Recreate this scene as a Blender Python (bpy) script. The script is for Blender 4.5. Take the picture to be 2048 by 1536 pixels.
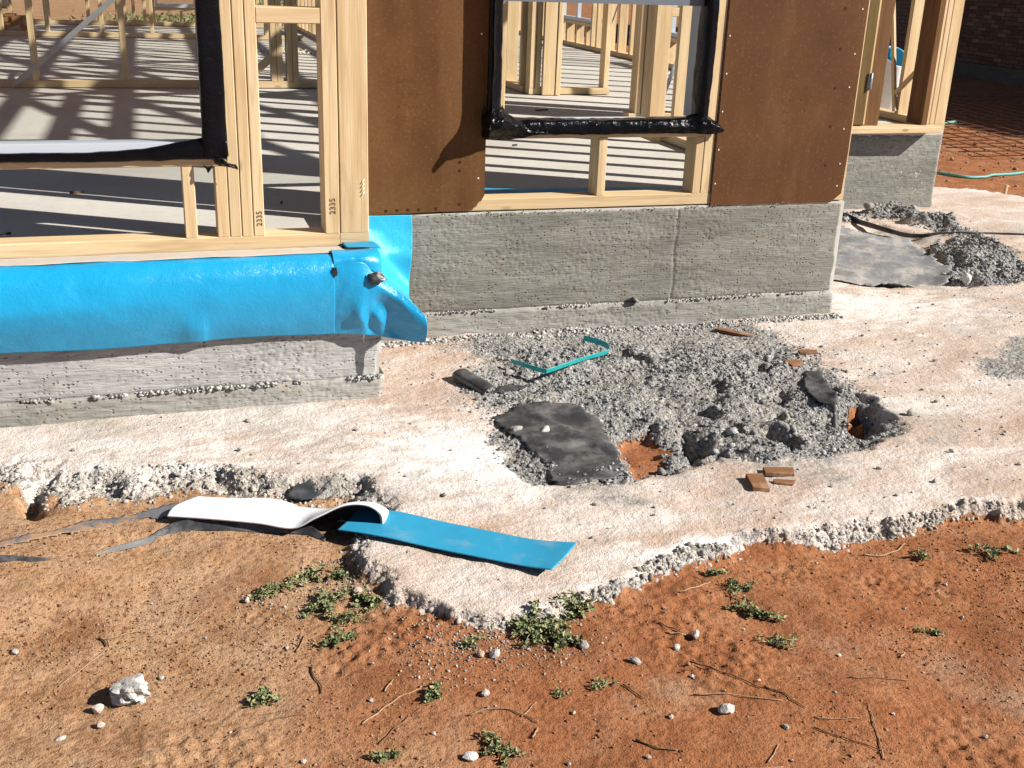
import bpy, bmesh, math, random
import numpy as np
from mathutils import Vector, Matrix, Euler

# ------------------------------------------------------------------ scene, camera, light
for o in list(bpy.data.objects):
    bpy.data.objects.remove(o)
S = bpy.context.scene
COL = S.collection
R = math.radians

# world: X along the house front, Y into the house, Z up; Z = 0 is the top of the house slab
YAW, PITCH, ROLL = R(18.04), R(20.69), R(2.14)
fwd = Vector((math.sin(YAW) * math.cos(PITCH), math.cos(YAW) * math.cos(PITCH), -math.sin(PITCH)))
rgt = Vector((math.cos(YAW), -math.sin(YAW), 0))
upv = rgt.cross(fwd)
r2 = rgt * math.cos(ROLL) + upv * math.sin(ROLL)
u2 = -rgt * math.sin(ROLL) + upv * math.cos(ROLL)
cam_d = bpy.data.cameras.new('camera')
cam = bpy.data.objects.new('camera', cam_d)
COL.objects.link(cam)
m = Matrix((r2, u2, -fwd)).transposed().to_4x4()
m.translation = Vector((0, 0, 0.87))
cam.matrix_world = m
cam_d.sensor_width = 36.0
cam_d.lens = 2244.0 / 2048.0 * 36.0
cam_d.clip_start = 0.05
cam_d.clip_end = 1500
S.camera = cam

SUN_AZ, SUN_EL = R(30), R(34.5)        # azimuth from +X towards the camera side, elevation
sun_dir = Vector((math.cos(SUN_AZ) * math.cos(SUN_EL), -math.sin(SUN_AZ) * math.cos(SUN_EL), math.sin(SUN_EL)))
W = bpy.data.worlds.new('World')
S.world = W
W.use_nodes = True
wn = W.node_tree
bg = wn.nodes['Background']
sky = wn.nodes.new('ShaderNodeTexSky')
sky.sky_type = 'NISHITA'
sky.sun_disc = False
sky.sun_elevation = SUN_EL
sky.sun_rotation = math.atan2(sun_dir.x, sun_dir.y)
sky.altitude = 600
sky.air_density = 0.5
sky.dust_density = 0.0
wn.links.new(sky.outputs[0], bg.inputs[0])
bg.inputs[1].default_value = 0.05
sl = bpy.data.lights.new('sun', 'SUN')
sl.energy = 5.0
sl.angle = R(0.55)
sl.color = (1.0, 0.965, 0.91)
so = bpy.data.objects.new('sun', sl)
COL.objects.link(so)
so.rotation_euler = sun_dir.to_track_quat('Z', 'Y').to_euler()
so.location = sun_dir * 30
S.view_settings.view_transform = 'Standard'
S.view_settings.look = 'None'
S.view_settings.gamma = 1.0
S.view_settings.use_curve_mapping = False
S.view_settings.exposure = 0.86
S.cycles.max_bounces = 6
S.cycles.diffuse_bounces = 1
S.cycles.transparent_max_bounces = 8

RNG = np.random.default_rng(7)
random.seed(7)

# ------------------------------------------------------------------ numpy noise
def _hash(ix, iy, seed):
    h = (ix.astype(np.int64) * 374761393 + iy.astype(np.int64) * 668265263 + seed * 1442695041) & 0xFFFFFFFF
    h = ((h ^ (h >> 13)) * 1274126177) & 0xFFFFFFFF
    h = ((h ^ (h >> 16)) * 2246822519) & 0xFFFFFFFF
    return ((h ^ (h >> 15)) & 0xFFFFFF) / float(0xFFFFFF)

def vnoise(x, y, scale, seed=0):
    x = x / scale; y = y / scale
    ix = np.floor(x); iy = np.floor(y)
    fx = x - ix; fy = y - iy
    fx = fx * fx * (3 - 2 * fx); fy = fy * fy * (3 - 2 * fy)
    a = _hash(ix, iy, seed); b = _hash(ix + 1, iy, seed)
    c = _hash(ix, iy + 1, seed); d = _hash(ix + 1, iy + 1, seed)
    return (a * (1 - fx) + b * fx) * (1 - fy) + (c * (1 - fx) + d * fx) * fy - 0.5

def fbm(x, y, scale, seed=0, octv=3):
    t = 0; amp = 1.0
    for k in range(octv):
        ca, sa = math.cos(0.6 * k + 0.3), math.sin(0.6 * k + 0.3)
        t = t + amp * vnoise(x * ca - y * sa, x * sa + y * ca, scale, seed + 17 * k)
        scale *= 0.5; amp *= 0.5
    return t

def worley(x, y, scale, seed=0):
    x = x / scale; y = y / scale
    ix = np.floor(x); iy = np.floor(y)
    best = np.full(x.shape, 9.0)
    for dx in (-1, 0, 1):
        for dy in (-1, 0, 1):
            px = ix + dx + _hash(ix + dx, iy + dy, seed)
            py = iy + dy + _hash(ix + dx, iy + dy, seed + 5)
            best = np.minimum(best, (px - x) ** 2 + (py - y) ** 2)
    return np.sqrt(best)

def sstep(a, b, v):
    t = np.clip((v - a) / (b - a), 0, 1)
    return t * t * (3 - 2 * t)

def sdf(poly, x, y):
    """signed distance to a polygon, positive inside"""
    n = len(poly)
    d = np.full(x.shape, 1e9)
    ins = np.zeros(x.shape, bool)
    for i in range(n):
        ax, ay = poly[i]; bx, by = poly[(i + 1) % n]
        ex, ey = bx - ax, by - ay
        wx, wy = x - ax, y - ay
        t = np.clip((wx * ex + wy * ey) / (ex * ex + ey * ey + 1e-12), 0, 1)
        d = np.minimum(d, (wx - ex * t) ** 2 + (wy - ey * t) ** 2)
        c = ((ay > y) != (by > y))
        xx = ax + (y - ay) * (ex) / (ey if abs(ey) > 1e-9 else 1e-9)
        ins ^= (c & (x < xx))
    d = np.sqrt(d)
    return np.where(ins, d, -d)

# ------------------------------------------------------------------ materials
def mat(name, base=(0.5, 0.5, 0.5), rough=0.8, spec=0.3, metal=0.0):
    mt = bpy.data.materials.new(name)
    mt.use_nodes = True
    b = mt.node_tree.nodes['Principled BSDF']
    b.inputs['Base Color'].default_value = (*base, 1)
    b.inputs['Roughness'].default_value = rough
    b.inputs['Specular IOR Level'].default_value = spec
    b.inputs['Metallic'].default_value = metal
    return mt

class NT:
    """small node-tree helper"""
    def __init__(s, mt):
        s.t = mt.node_tree; s.b = s.t.nodes['Principled BSDF']
    def n(s, kind, **kw):
        nd = s.t.nodes.new('ShaderNode' + kind)
        for k, v in kw.items():
            setattr(nd, k, v)
        return nd
    def l(s, a, b):
        s.t.links.new(a, b)
    def coord(s, which='Object', scale=(1, 1, 1), rand=False):
        tc = s.n('TexCoord')
        mp = s.n('Mapping')
        mp.inputs['Scale'].default_value = scale
        src = tc.outputs[which]
        if rand:
            oi = s.n('ObjectInfo')
            ad = s.n('VectorMath', operation='MULTIPLY_ADD')
            cb = s.n('CombineXYZ')
            for i in range(3):
                s.l(oi.outputs['Random'], cb.inputs[i])
            ad.inputs[1].default_value = (37.0, 53.0, 71.0)
            s.l(cb.outputs[0], ad.inputs[0]); s.l(src, ad.inputs[2])
            src = ad.outputs[0]
        s.l(src, mp.inputs[0])
        return mp.outputs[0]
    def noise(s, vec, scale, detail=4, rough=0.55, dist=0.0):
        nd = s.n('TexNoise')
        nd.inputs['Scale'].default_value = scale
        nd.inputs['Detail'].default_value = detail
        nd.inputs['Roughness'].default_value = rough
        nd.inputs['Distortion'].default_value = dist
        s.l(vec, nd.inputs['Vector'])
        return nd.outputs['Fac']
    def vor(s, vec, scale, feature='F1', rnd=1.0):
        nd = s.n('TexVoronoi', feature=feature)
        nd.inputs['Scale'].default_value = scale
        nd.inputs['Randomness'].default_value = rnd
        s.l(vec, nd.inputs['Vector'])
        return nd
    def ramp(s, fac, stops, interp='LINEAR'):
        nd = s.n('ValToRGB')
        cr = nd.color_ramp
        cr.interpolation = interp
        while len(cr.elements) < len(stops):
            cr.elements.new(0.5)
        for e, (p, c) in zip(cr.elements, stops):
            e.position = p
            e.color = (*c, 1) if not isinstance(c, float) else (c, c, c, 1)
        s.l(fac, nd.inputs[0])
        return nd.outputs[0]
    def mix(s, fac, a, b, mode='MIX'):
        nd = s.n('Mix', data_type='RGBA', blend_type=mode)
        for sock, v in ((nd.inputs[0], fac), (nd.inputs[6], a), (nd.inputs[7], b)):
            if isinstance(v, (int, float)):
                sock.default_value = v
            elif isinstance(v, tuple):
                sock.default_value = (*v, 1)
            else:
                s.l(v, sock)
        return nd.outputs[2]
    def math(s, op, a, b=0.5, clamp=False):
        nd = s.n('Math', operation=op, use_clamp=clamp)
        for sock, v in ((nd.inputs[0], a), (nd.inputs[1], b)):
            if isinstance(v, (int, float)):
                sock.default_value = v
            else:
                s.l(v, sock)
        return nd.outputs[0]
    def attr(s, name):
        return s.n('Attribute', attribute_name=name).outputs['Fac']
    def bump(s, h, dist=0.01, strength=1.0, prev=None):
        nd = s.n('Bump')
        nd.inputs['Strength'].default_value = strength
        nd.inputs['Distance'].default_value = dist
        s.l(h, nd.inputs['Height'])
        if prev is not None:
            s.l(prev, nd.inputs['Normal'])
        return nd.outputs[0]
    def out(s, col=None, nrm=None, rough=None):
        if col is not None: s.l(col, s.b.inputs['Base Color'])
        if nrm is not None: s.l(nrm, s.b.inputs['Normal'])
        if rough is not None: s.l(rough, s.b.inputs['Roughness'])

def ground_mat():
    mt = mat('site_ground', rough=0.95, spec=0.1); t = NT(mt)
    v = t.coord('Object')
    soil_m, grey_m, white_m, deep_m = t.attr('soil'), t.attr('grey'), t.attr('white'), t.attr('deep')
    n1 = t.noise(v, 1.7, 4, 0.6); n2 = t.noise(v, 9, 6, 0.65); n3 = t.noise(v, 70, 4, 0.62); n4 = t.noise(v, 260, 3, 0.7)
    # red earth
    s1 = t.ramp(n2, [(0.22, (0.20, 0.070, 0.028)), (0.45, (0.315, 0.120, 0.050)), (0.60, (0.37, 0.160, 0.073)), (0.8, (0.40, 0.215, 0.118))])
    s2 = t.ramp(n2, [(0.25, (0.29, 0.145, 0.068)), (0.5, (0.43, 0.25, 0.134)), (0.75, (0.48, 0.32, 0.20))])
    soil = t.mix(deep_m, s2, s1)
    soil = t.mix(t.ramp(t.noise(v, 4.2, 5, 0.6, 0.4), [(0.34, 0.5), (0.48, 0.0)]), soil, (0.20, 0.075, 0.03))
    soil = t.mix(t.ramp(t.noise(v, 3.1, 5, 0.6, 0.2), [(0.56, 0.0), (0.70, 0.45)]), soil, (0.40, 0.29, 0.2))
    soil = t.mix(t.ramp(n3, [(0.36, 0.6), (0.50, 0.0)]), soil, (0.15, 0.055, 0.022))
    soil = t.mix(t.ramp(n4, [(0.60, 0.0), (0.70, 0.6)]), soil, (0.46, 0.31, 0.19))
    # lime-white concrete slurry dusted with earth
    st = t.coord('Object', (1.0, 1.9, 1.0))
    ns = t.noise(st, 2.2, 6, 0.6, 0.8)
    ns2 = t.noise(st, 11, 5, 0.62, 0.1)
    ns3 = t.noise(v, 1.35, 5, 0.6, 0.5)
    c1 = t.ramp(ns, [(0.32, (0.48, 0.355, 0.275)), (0.43, (0.545, 0.43, 0.35)), (0.52, (0.60, 0.50, 0.425)), (0.64, (0.68, 0.61, 0.545))])
    c1 = t.mix(t.ramp(ns2, [(0.36, 0.35), (0.50, 0.0)]), c1, (0.48, 0.365, 0.27))
    c1 = t.mix(t.ramp(ns2, [(0.55, 0.0), (0.70, 0.4)]), c1, (0.72, 0.65, 0.575))
    c1 = t.mix(t.ramp(ns3, [(0.32, 0.75), (0.48, 0.0)]), c1, (0.37, 0.35, 0.31))
    c1 = t.mix(t.ramp(n1, [(0.54, 0.0), (0.68, 0.5)]), c1, (0.50, 0.29, 0.175))
    wn_ = t.math('ADD', white_m, t.math('MULTIPLY', t.math('SUBTRACT', ns2, 0.5), 1.1), True)
    c1 = t.mix(t.ramp(wn_, [(0.22, 0.0), (0.75, 0.95)]), c1, (0.86, 0.82, 0.765))
    c1 = t.mix(t.ramp(n3, [(0.28, 0.4), (0.38, 0.0)]), c1, (0.34, 0.28, 0.23))
    c1 = t.mix(t.ramp(n4, [(0.26, 0.4), (0.34, 0.0)]), c1, (0.22, 0.185, 0.16))
    # grey lean concrete / aggregate
    g = t.ramp(n3, [(0.28, (0.13, 0.122, 0.11)), (0.5, (0.27, 0.255, 0.232)), (0.7, (0.42, 0.40, 0.365))])
    g = t.mix(t.ramp(n2, [(0.46, 0.0), (0.66, 0.6)]), g, (0.36, 0.285, 0.21))
    gm = t.math('ADD', grey_m, t.math('ADD', t.math('MULTIPLY', t.math('SUBTRACT', ns2, 0.5), 1.2), t.math('MULTIPLY', t.math('SUBTRACT', t.noise(v, 5.0, 4, 0.6), 0.52), 1.6)), True)
    gm = t.ramp(gm, [(0.30, 0.0), (0.70, 1.0)])
    col = t.mix(gm, c1, g)
    sm = t.math('ADD', soil_m, t.math('MULTIPLY', t.math('SUBTRACT', n2, 0.5), 0.8), True)
    sm = t.ramp(sm, [(0.4, 0.0), (0.6, 1.0)])
    col = t.mix(sm, col, soil)
    va = t.vor(v, 105); vb = t.vor(v, 52)
    cellc = t.n('SeparateColor'); t.l(va.outputs['Color'], cellc.inputs[0])
    agg = t.math('MULTIPLY', t.attr('agg'), t.math('SUBTRACT', 1.0, sm))
    ggm = t.math('MULTIPLY', gm, t.math('SUBTRACT', 1.0, sm))
    cc = t.ramp(cellc.outputs[0], [(0.0, (0.17, 0.16, 0.145)), (0.45, (0.33, 0.31, 0.28)), (0.8, (0.50, 0.475, 0.435)), (1.0, (0.66, 0.63, 0.58))])
    col = t.mix(t.math('MULTIPLY', agg, 0.22), col, cc)
    col = t.mix(t.math('MULTIPLY', ggm, 0.36), col, cc)
    ha = t.math('MULTIPLY', agg, t.math('ADD', t.math('MULTIPLY', va.outputs['Distance'], -0.55), t.math('MULTIPLY', vb.outputs['Distance'], -0.8)))
    b0 = t.bump(ha, 0.016, 1.0)
    b1 = t.bump(n3, 0.013, 0.65, b0)
    b2 = t.bump(n4, 0.0045, 0.75, b1)
    t.out(col, b2)
    return mt

def stone_mat(name, dark, mid, light, rough=0.95):
    mt = mat(name, rough=rough, spec=0.15); t = NT(mt)
    v = t.coord('Object')
    a = t.attr('tint')
    c = t.ramp(a, [(0.0, dark), (0.5, mid), (1.0, light)])
    n = t.noise(v, 220, 3, 0.7)
    c = t.mix(t.ramp(n, [(0.35, 0.45), (0.6, 0.0)]), c, tuple(x * 0.55 for x in dark))
    t.out(c, t.bump(n, 0.003, 0.7))
    return mt

def concrete_edge_mat(name, c_dark, c_mid, c_light, pits=0.5, warm=(0.36, 0.29, 0.2)):
    mt = mat(name, rough=0.93, spec=0.15); t = NT(mt)
    v = t.coord('Object'); vs = t.coord('Object', (1.0, 1.0, 5.0))
    n1 = t.noise(vs, 2.5, 6, 0.6, 0.4); n2 = t.noise(v, 45, 5, 0.7); n3 = t.noise(v, 12, 4, 0.6)
    vf = t.coord('Object', (1.0, 1.0, 9.0))
    nf = t.noise(vf, 16, 4, 0.6)
    c = t.ramp(n1, [(0.3, c_dark), (0.5, c_mid), (0.7, c_light)])
    c = t.mix(t.ramp(nf, [(0.38, 0.35), (0.55, 0.0)]), c, c_dark)
    c = t.mix(t.ramp(n3, [(0.56, 0.0), (0.72, 0.55)]), c, warm)
    c = t.mix(t.ramp(n2, [(0.33, 0.5), (0.46, 0.0)]), c, tuple(x * 0.55 for x in c_dark))
    vo = t.vor(t.coord('Object', (1.0, 1.0, 1.6)), 75)
    sc = t.n('SeparateColor'); t.l(vo.outputs['Color'], sc.inputs[0])
    pit_mask = t.math('MULTIPLY', t.math('MULTIPLY', t.ramp(sc.outputs[0], [(0.62, 0.0), (0.90, 1.0)]), t.ramp(vo.outputs['Distance'], [(0.14, 1.0), (0.40, 0.0)])), t.ramp(n3, [(0.5 - 0.12 * pits, 0.0), (0.6, 1.0)]))
    c = t.mix(t.math('MULTIPLY', pit_mask, 0.55), c, tuple(x * 0.5 for x in c_dark))
    h = t.math('ADD', t.math('SUBTRACT', t.math('MULTIPLY', n2, 0.12), pit_mask), t.math('MULTIPLY', nf, 0.35))
    t.out(c, t.bump(h, 0.010, 1.0))
    return mt

def wood_mat(name, a, b, c, knots=True):
    mt = mat(name, rough=0.62, spec=0.25); t = NT(mt)
    v = t.coord('Object', (1, 1, 0.07), rand=True)
    n = t.noise(v, 26, 4, 0.55, 0.8)
    vl = t.coord('Object', (1, 1, 0.05), rand=True)
    nl = t.noise(vl, 6, 3, 0.5, 0.6)
    col = t.ramp(n, [(0.30, c), (0.47, b), (0.62, a)])
    ring = t.ramp(t.math('FRACT', t.math('MULTIPLY', nl, 9.0)), [(0.0, 0.0), (0.82, 0.0), (0.94, 0.4), (1.0, 0.0)])
    col = t.mix(ring, col, tuple(x * 0.72 for x in c))
    if knots:
        kv = t.coord('Object', (1, 1, 0.35), rand=True)
        vo = t.vor(kv, 9)
        k = t.ramp(vo.outputs['Distance'], [(0.05, 0.8), (0.10, 0.0)])
        col = t.mix(k, col, tuple(x * 0.42 for x in c))
    fine = t.noise(t.coord('Object', (1, 1, 0.03), rand=True), 160, 3, 0.6)
    col = t.mix(t.ramp(fine, [(0.36, 0.22), (0.5, 0.0)]), col, tuple(x * 0.6 for x in c))
    oi = t.n('ObjectInfo')
    col = t.mix(t.math('MULTIPLY', oi.outputs['Random'], 0.42), col, tuple(x * 0.72 for x in b))
    dirt = t.noise(t.coord('Object', (1, 1, 0.4), rand=True), 7, 5, 0.65)
    col = t.mix(t.ramp(dirt, [(0.56, 0.0), (0.72, 0.35)]), col, tuple(x * 0.5 for x in c))
    t.out(col, t.bump(fine, 0.002, 0.35))
    return mt

def hardboard_mat():
    mt = mat('brown_hardboard', rough=0.72, spec=0.2); t = NT(mt)
    v = t.coord('Object', rand=True)
    n = t.noise(v, 3.2, 5, 0.6); n2 = t.noise(v, 90, 4, 0.75); n3 = t.noise(v, 380, 2, 0.7)
    c = t.ramp(n, [(0.3, (0.072, 0.027, 0.0068)), (0.5, (0.094, 0.037, 0.0098)), (0.68, (0.122, 0.052, 0.0155))])
    nv_ = t.noise(t.coord('Object', (1, 1, 0.12), rand=True), 5, 5, 0.6, 0.3)
    c = t.mix(t.ramp(nv_, [(0.52, 0.0), (0.70, 0.5)]), c, (0.185, 0.09, 0.033))
    c = t.mix(t.ramp(nv_, [(0.30, 0.5), (0.44, 0.0)]), c, (0.09, 0.036, 0.01))
    c = t.mix(t.ramp(n2, [(0.3, 0.55), (0.5, 0.0)]), c, (0.10, 0.036, 0.009))
    c = t.mix(t.ramp(n2, [(0.55, 0.0), (0.72, 0.35)]), c, (0.3, 0.145, 0.055))
    c = t.mix(t.ramp(n3, [(0.33, 0.4), (0.42, 0.0)]), c, (0.11, 0.04, 0.01))
    t.out(c, t.bump(n2, 0.001, 0.4))
    return mt

def film_mat(name, base, rough, bscale=30, bdist=0.004, dust=None, spec=0.5, dust_th=(0.5, 0.7), sparkle=0.0):
    mt = mat(name, base, rough, spec); t = NT(mt)
    v = t.coord('Object')
    n = t.noise(v, bscale, 4, 0.6, 0.4); nf = t.noise(v, bscale * 9, 3, 0.65)
    c = t.mix(t.ramp(n, [(0.35, 0.25), (0.55, 0.0)]), base, tuple(x * 0.75 for x in base))
    rg = None
    if dust:
        nd = t.noise(v, 11, 6, 0.68)
        dm = t.ramp(nd, [(dust_th[0], 0.0), (dust_th[1], 0.85)])
        c = t.mix(dm, c, dust)
        rg = t.math('ADD', t.math('MULTIPLY', dm, 0.5), rough, True)
    nrm = t.bump(nf, bdist * 0.25, 0.6, t.bump(n, bdist, 0.5))
    if sparkle:
        nrm = t.bump(t.noise(v, 330, 3, 0.7), 0.004, sparkle, nrm)
    t.out(c, nrm, rg)
    return mt

M = {}
M['ground'] = ground_mat()
M['gravel'] = stone_mat('pale_aggregate', (0.22, 0.21, 0.19), (0.44, 0.415, 0.38), (0.70, 0.665, 0.615))
M['gravel_grey'] = stone_mat('grey_aggregate', (0.12, 0.12, 0.118), (0.27, 0.268, 0.26), (0.48, 0.474, 0.458))
M['pebble'] = stone_mat('earth_pebbles', (0.13, 0.05, 0.022), (0.31, 0.15, 0.07), (0.44, 0.31, 0.2))
M['spill'] = stone_mat('dusty_grit', (0.17, 0.12, 0.085), (0.34, 0.27, 0.21), (0.54, 0.48, 0.41))
M['edge_grit'] = stone_mat('lime_dusted_grit', (0.24, 0.215, 0.18), (0.42, 0.375, 0.32), (0.60, 0.545, 0.475))
M['white_stone'] = stone_mat('limewashed_stone', (0.42, 0.395, 0.355), (0.56, 0.53, 0.48), (0.72, 0.685, 0.63))
M['pink_stone'] = stone_mat('pinkish_stone', (0.42, 0.31, 0.235), (0.54, 0.42, 0.335), (0.68, 0.56, 0.47))
M['grey_stone'] = stone_mat('grey_stone', (0.2, 0.18, 0.16), (0.38, 0.35, 0.31), (0.55, 0.5, 0.45))
M['edge_left'] = concrete_edge_mat('pale_slab_concrete', (0.27, 0.262, 0.245), (0.38, 0.37, 0.35), (0.48, 0.47, 0.445), 0.8, (0.42, 0.39, 0.345))
M['edge_right'] = concrete_edge_mat('greenish_slab_concrete', (0.155, 0.147, 0.122), (0.218, 0.208, 0.176), (0.285, 0.272, 0.234), 0.5, (0.24, 0.205, 0.15))
M['edge_low'] = concrete_edge_mat('footing_concrete', (0.22, 0.208, 0.18), (0.30, 0.285, 0.25), (0.38, 0.36, 0.325), 0.1, (0.34, 0.28, 0.21))
M['edge_far'] = concrete_edge_mat('grey_slab_concrete', (0.17, 0.165, 0.14), (0.24, 0.235, 0.203), (0.31, 0.302, 0.265), 0.35, (0.3, 0.26, 0.18))
M['pine'] = wood_mat('pine_framing', (0.70, 0.53, 0.315), (0.62, 0.445, 0.245), (0.54, 0.365, 0.185))
M['pine_dark'] = wood_mat('stained_door_timber', (0.19, 0.088, 0.026), (0.14, 0.062, 0.018), (0.095, 0.04, 0.012), False)
M['door'] = wood_mat('olive_door', (0.15, 0.095, 0.024), (0.13, 0.08, 0.02), (0.11, 0.065, 0.015), False)
M['hardboard'] = hardboard_mat()
M['black'] = film_mat('black_plastic_film', (0.003, 0.003, 0.004), 0.2, 14, 0.010, None, 0.16)
M['black_dusty'] = film_mat('dusty_black_plastic', (0.035, 0.036, 0.039), 0.36, 20, 0.003, (0.19, 0.18, 0.165), 0.5, (0.44, 0.72))
M['earthy_plastic'] = film_mat('earth_smeared_plastic', (0.13, 0.13, 0.135), 0.5, 18, 0.006, (0.36, 0.21, 0.11), 0.35, (0.44, 0.56))
M['grey_plastic'] = film_mat('grey_dusty_plastic', (0.20, 0.205, 0.21), 0.42, 16, 0.014, (0.36, 0.325, 0.28), 0.45, (0.44, 0.62))
M['blue'] = film_mat('blue_membrane', (0.008, 0.30, 0.55), 0.22, 12, 0.005, (0.08, 0.36, 0.54), 0.7, (0.60, 0.95), 0.32)
M['blue_dry'] = film_mat('scuffed_blue_membrane', (0.025, 0.27, 0.44), 0.6, 14, 0.002, (0.16, 0.30, 0.36), 0.3, (0.52, 0.75))
M['blue_light'] = film_mat('pale_blue_membrane', (0.03, 0.42, 0.62), 0.28, 12, 0.004, None, 0.5, sparkle=0.4)
M['curl_shade_dirt'] = film_mat('shaded_soiled_underside', (0.028, 0.03, 0.032), 0.7, 30, 0.002, (0.09, 0.065, 0.045), 0.2, (0.45, 0.65))  # underside coloured near black for the shade inside the curl, plus brown dirt
M['membrane_white'] = film_mat('white_membrane_back', (0.80, 0.80, 0.79), 0.6, 60, 0.001, (0.6, 0.55, 0.48), 0.3, (0.66, 0.85))
M['ledge_dust'] = film_mat('dust_on_membrane', (0.50, 0.43, 0.35), 0.85, 20, 0.003, (0.3, 0.42, 0.48), 0.2, (0.55, 0.75))
M['green_strap'] = mat('teal_strapping', (0.015, 0.40, 0.40), 0.35, 0.5)
M['hose'] = film_mat('teal_hose', (0.12, 0.34, 0.31), 0.5, 30, 0.001, None, 0.3)
M['alu_deep_shade'] = mat('deep_shaded_aluminium', (0.13, 0.145, 0.17), 0.45, 0.4)  # frame aluminium darkened in colour, shade painted onto the transom
M['alu_shade'] = mat('shaded_aluminium', (0.36, 0.38, 0.41), 0.4, 0.5)  # same aluminium toned down, shade on the right jamb put into its colour
M['alu'] = mat('pale_aluminium', (0.52, 0.55, 0.60), 0.35, 0.5, 0.0)
M['galv'] = film_mat('galvanised_steel', (0.34, 0.36, 0.38), 0.42, 60, 0.001, (0.25, 0.26, 0.27), 0.6)
NT(M['galv']).b.inputs['Metallic'].default_value = 0.55
M['rust'] = mat('rusty_steel', (0.2, 0.1, 0.06), 0.85, 0.2)
M['ink'] = mat('marker_ink', (0.04, 0.03, 0.03), 0.7, 0.2)
M['pencil'] = mat('faded_marker', (0.17, 0.105, 0.06), 0.8, 0.1)
M['stamp'] = mat('faded_stamp_ink', (0.115, 0.045, 0.014), 0.8, 0.1)
M['chalk'] = mat('pale_scratches', (0.86, 0.76, 0.55), 0.8, 0.1)
M['nail'] = mat('bright_nail', (0.75, 0.74, 0.7), 0.35, 0.6)
M['dark_spot'] = mat('dark_nail_hole', (0.05, 0.02, 0.008), 0.9, 0.1)
M['hardchip'] = film_mat('brown_board_scrap', (0.2, 0.095, 0.045), 0.85, 40, 0.002, (0.4, 0.26, 0.17), 0.15)
M['twig'] = stone_mat('dry_twig', (0.12, 0.06, 0.03), (0.32, 0.185, 0.10), (0.50, 0.34, 0.20))
M['leaf'] = None

def leaf_mat():
    mt = mat('weed_leaf', (0.1, 0.16, 0.05), 0.6, 0.3); t = NT(mt)
    a = t.attr('tint')
    c = t.ramp(a, [(0.0, (0.06, 0.08, 0.026)), (0.45, (0.155, 0.18, 0.07)), (0.8, (0.27, 0.28, 0.13)), (1.0, (0.36, 0.29, 0.15))])
    t.out(c)
    t.b.inputs['Subsurface Weight'].default_value = 0.0
    return mt
M['leaf'] = leaf_mat()

def floor_mat():
    mt = mat('trowelled_floor', rough=0.75, spec=0.3); t = NT(mt)
    v = t.coord('Object')
    n = t.noise(v, 1.1, 6, 0.6, 0.4); n2 = t.noise(v, 24, 4, 0.6)
    c = t.ramp(n, [(0.3, (0.43, 0.39, 0.335)), (0.5, (0.50, 0.465, 0.41)), (0.7, (0.56, 0.53, 0.475))])
    c = t.mix(t.ramp(n2, [(0.30, 0.3), (0.5, 0.0)]), c, (0.36, 0.32, 0.27))
    t.out(c, t.bump(n2, 0.001, 0.4))
    return mt
M['floor'] = floor_mat()

def brick_mat():
    mt = mat('clay_brick', rough=0.9, spec=0.15); t = NT(mt)
    oi = t.n('ObjectInfo')
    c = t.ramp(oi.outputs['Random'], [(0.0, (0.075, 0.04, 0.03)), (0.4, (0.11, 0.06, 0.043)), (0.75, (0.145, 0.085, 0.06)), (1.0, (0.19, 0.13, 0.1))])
    n = t.noise(t.coord('Object', rand=True), 40, 4, 0.65)
    c = t.mix(t.ramp(n, [(0.3, 0.5), (0.55, 0.0)]), c, (0.13, 0.06, 0.04))
    t.out(c, t.bump(n, 0.003, 0.6))
    return mt
M['brick'] = brick_mat()
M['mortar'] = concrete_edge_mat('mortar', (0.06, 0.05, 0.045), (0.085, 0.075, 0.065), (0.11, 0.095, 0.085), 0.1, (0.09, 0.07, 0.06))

def glass_mat():
    mt = bpy.data.materials.new('window_glass'); mt.use_nodes = True
    t = mt.node_tree
    for nd in list(t.nodes):
        if nd.type != 'OUTPUT_MATERIAL': t.nodes.remove(nd)
    o = [nd for nd in t.nodes if nd.type == 'OUTPUT_MATERIAL'][0]
    tr = t.nodes.new('ShaderNodeBsdfTransparent'); tr.inputs[0].default_value = (0.93, 0.95, 0.94, 1)
    gl = t.nodes.new('ShaderNodeBsdfGlossy'); gl.inputs['Roughness'].default_value = 0.02
    mx = t.nodes.new('ShaderNodeMixShader')
    mx.inputs[0].default_value = 0.07; t.links.new(tr.outputs[0], mx.inputs[1]); t.links.new(gl.outputs[0], mx.inputs[2])
    t.links.new(mx.outputs[0], o.inputs[0])
    return mt
M['glass'] = glass_mat()

# ------------------------------------------------------------------ object helpers
def tag(o, label=None, cat=None, group=None, kind=None):
    if label: o['label'] = label
    if cat: o['category'] = cat
    if group: o['group'] = group
    if kind: o['kind'] = kind
    return o

def empty(name, loc=(0, 0, 0)):
    o = bpy.data.objects.new(name, None)
    o.empty_display_size = 0.1
    COL.objects.link(o)
    o.location = loc
    return o

def link(name, me, material, parent=None, loc=None, rot=None):
    o = bpy.data.objects.new(name, me)
    COL.objects.link(o)
    if material is not None and len(me.materials) == 0:
        me.materials.append(material)
    if loc is not None: o.location = loc
    if rot is not None: o.rotation_euler = rot
    if parent is not None:
        o.parent = parent
        # parents are unrotated empties or meshes; keep the world placement
        o.matrix_parent_inverse = parent_world(parent).inverted()
    return o

def parent_world(p):
    mw = p.matrix_basis.copy()
    if p.parent is not None:
        mw = parent_world(p.parent) @ p.matrix_parent_inverse @ mw
    return mw

def mesh(name, verts, faces, smooth=False):
    me = bpy.data.meshes.new(name)
    me.from_pydata([tuple(v) for v in verts], [], faces)
    me.update()
    if smooth:
        me.polygons.foreach_set('use_smooth', [True] * len(me.polygons))
    return me

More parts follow.
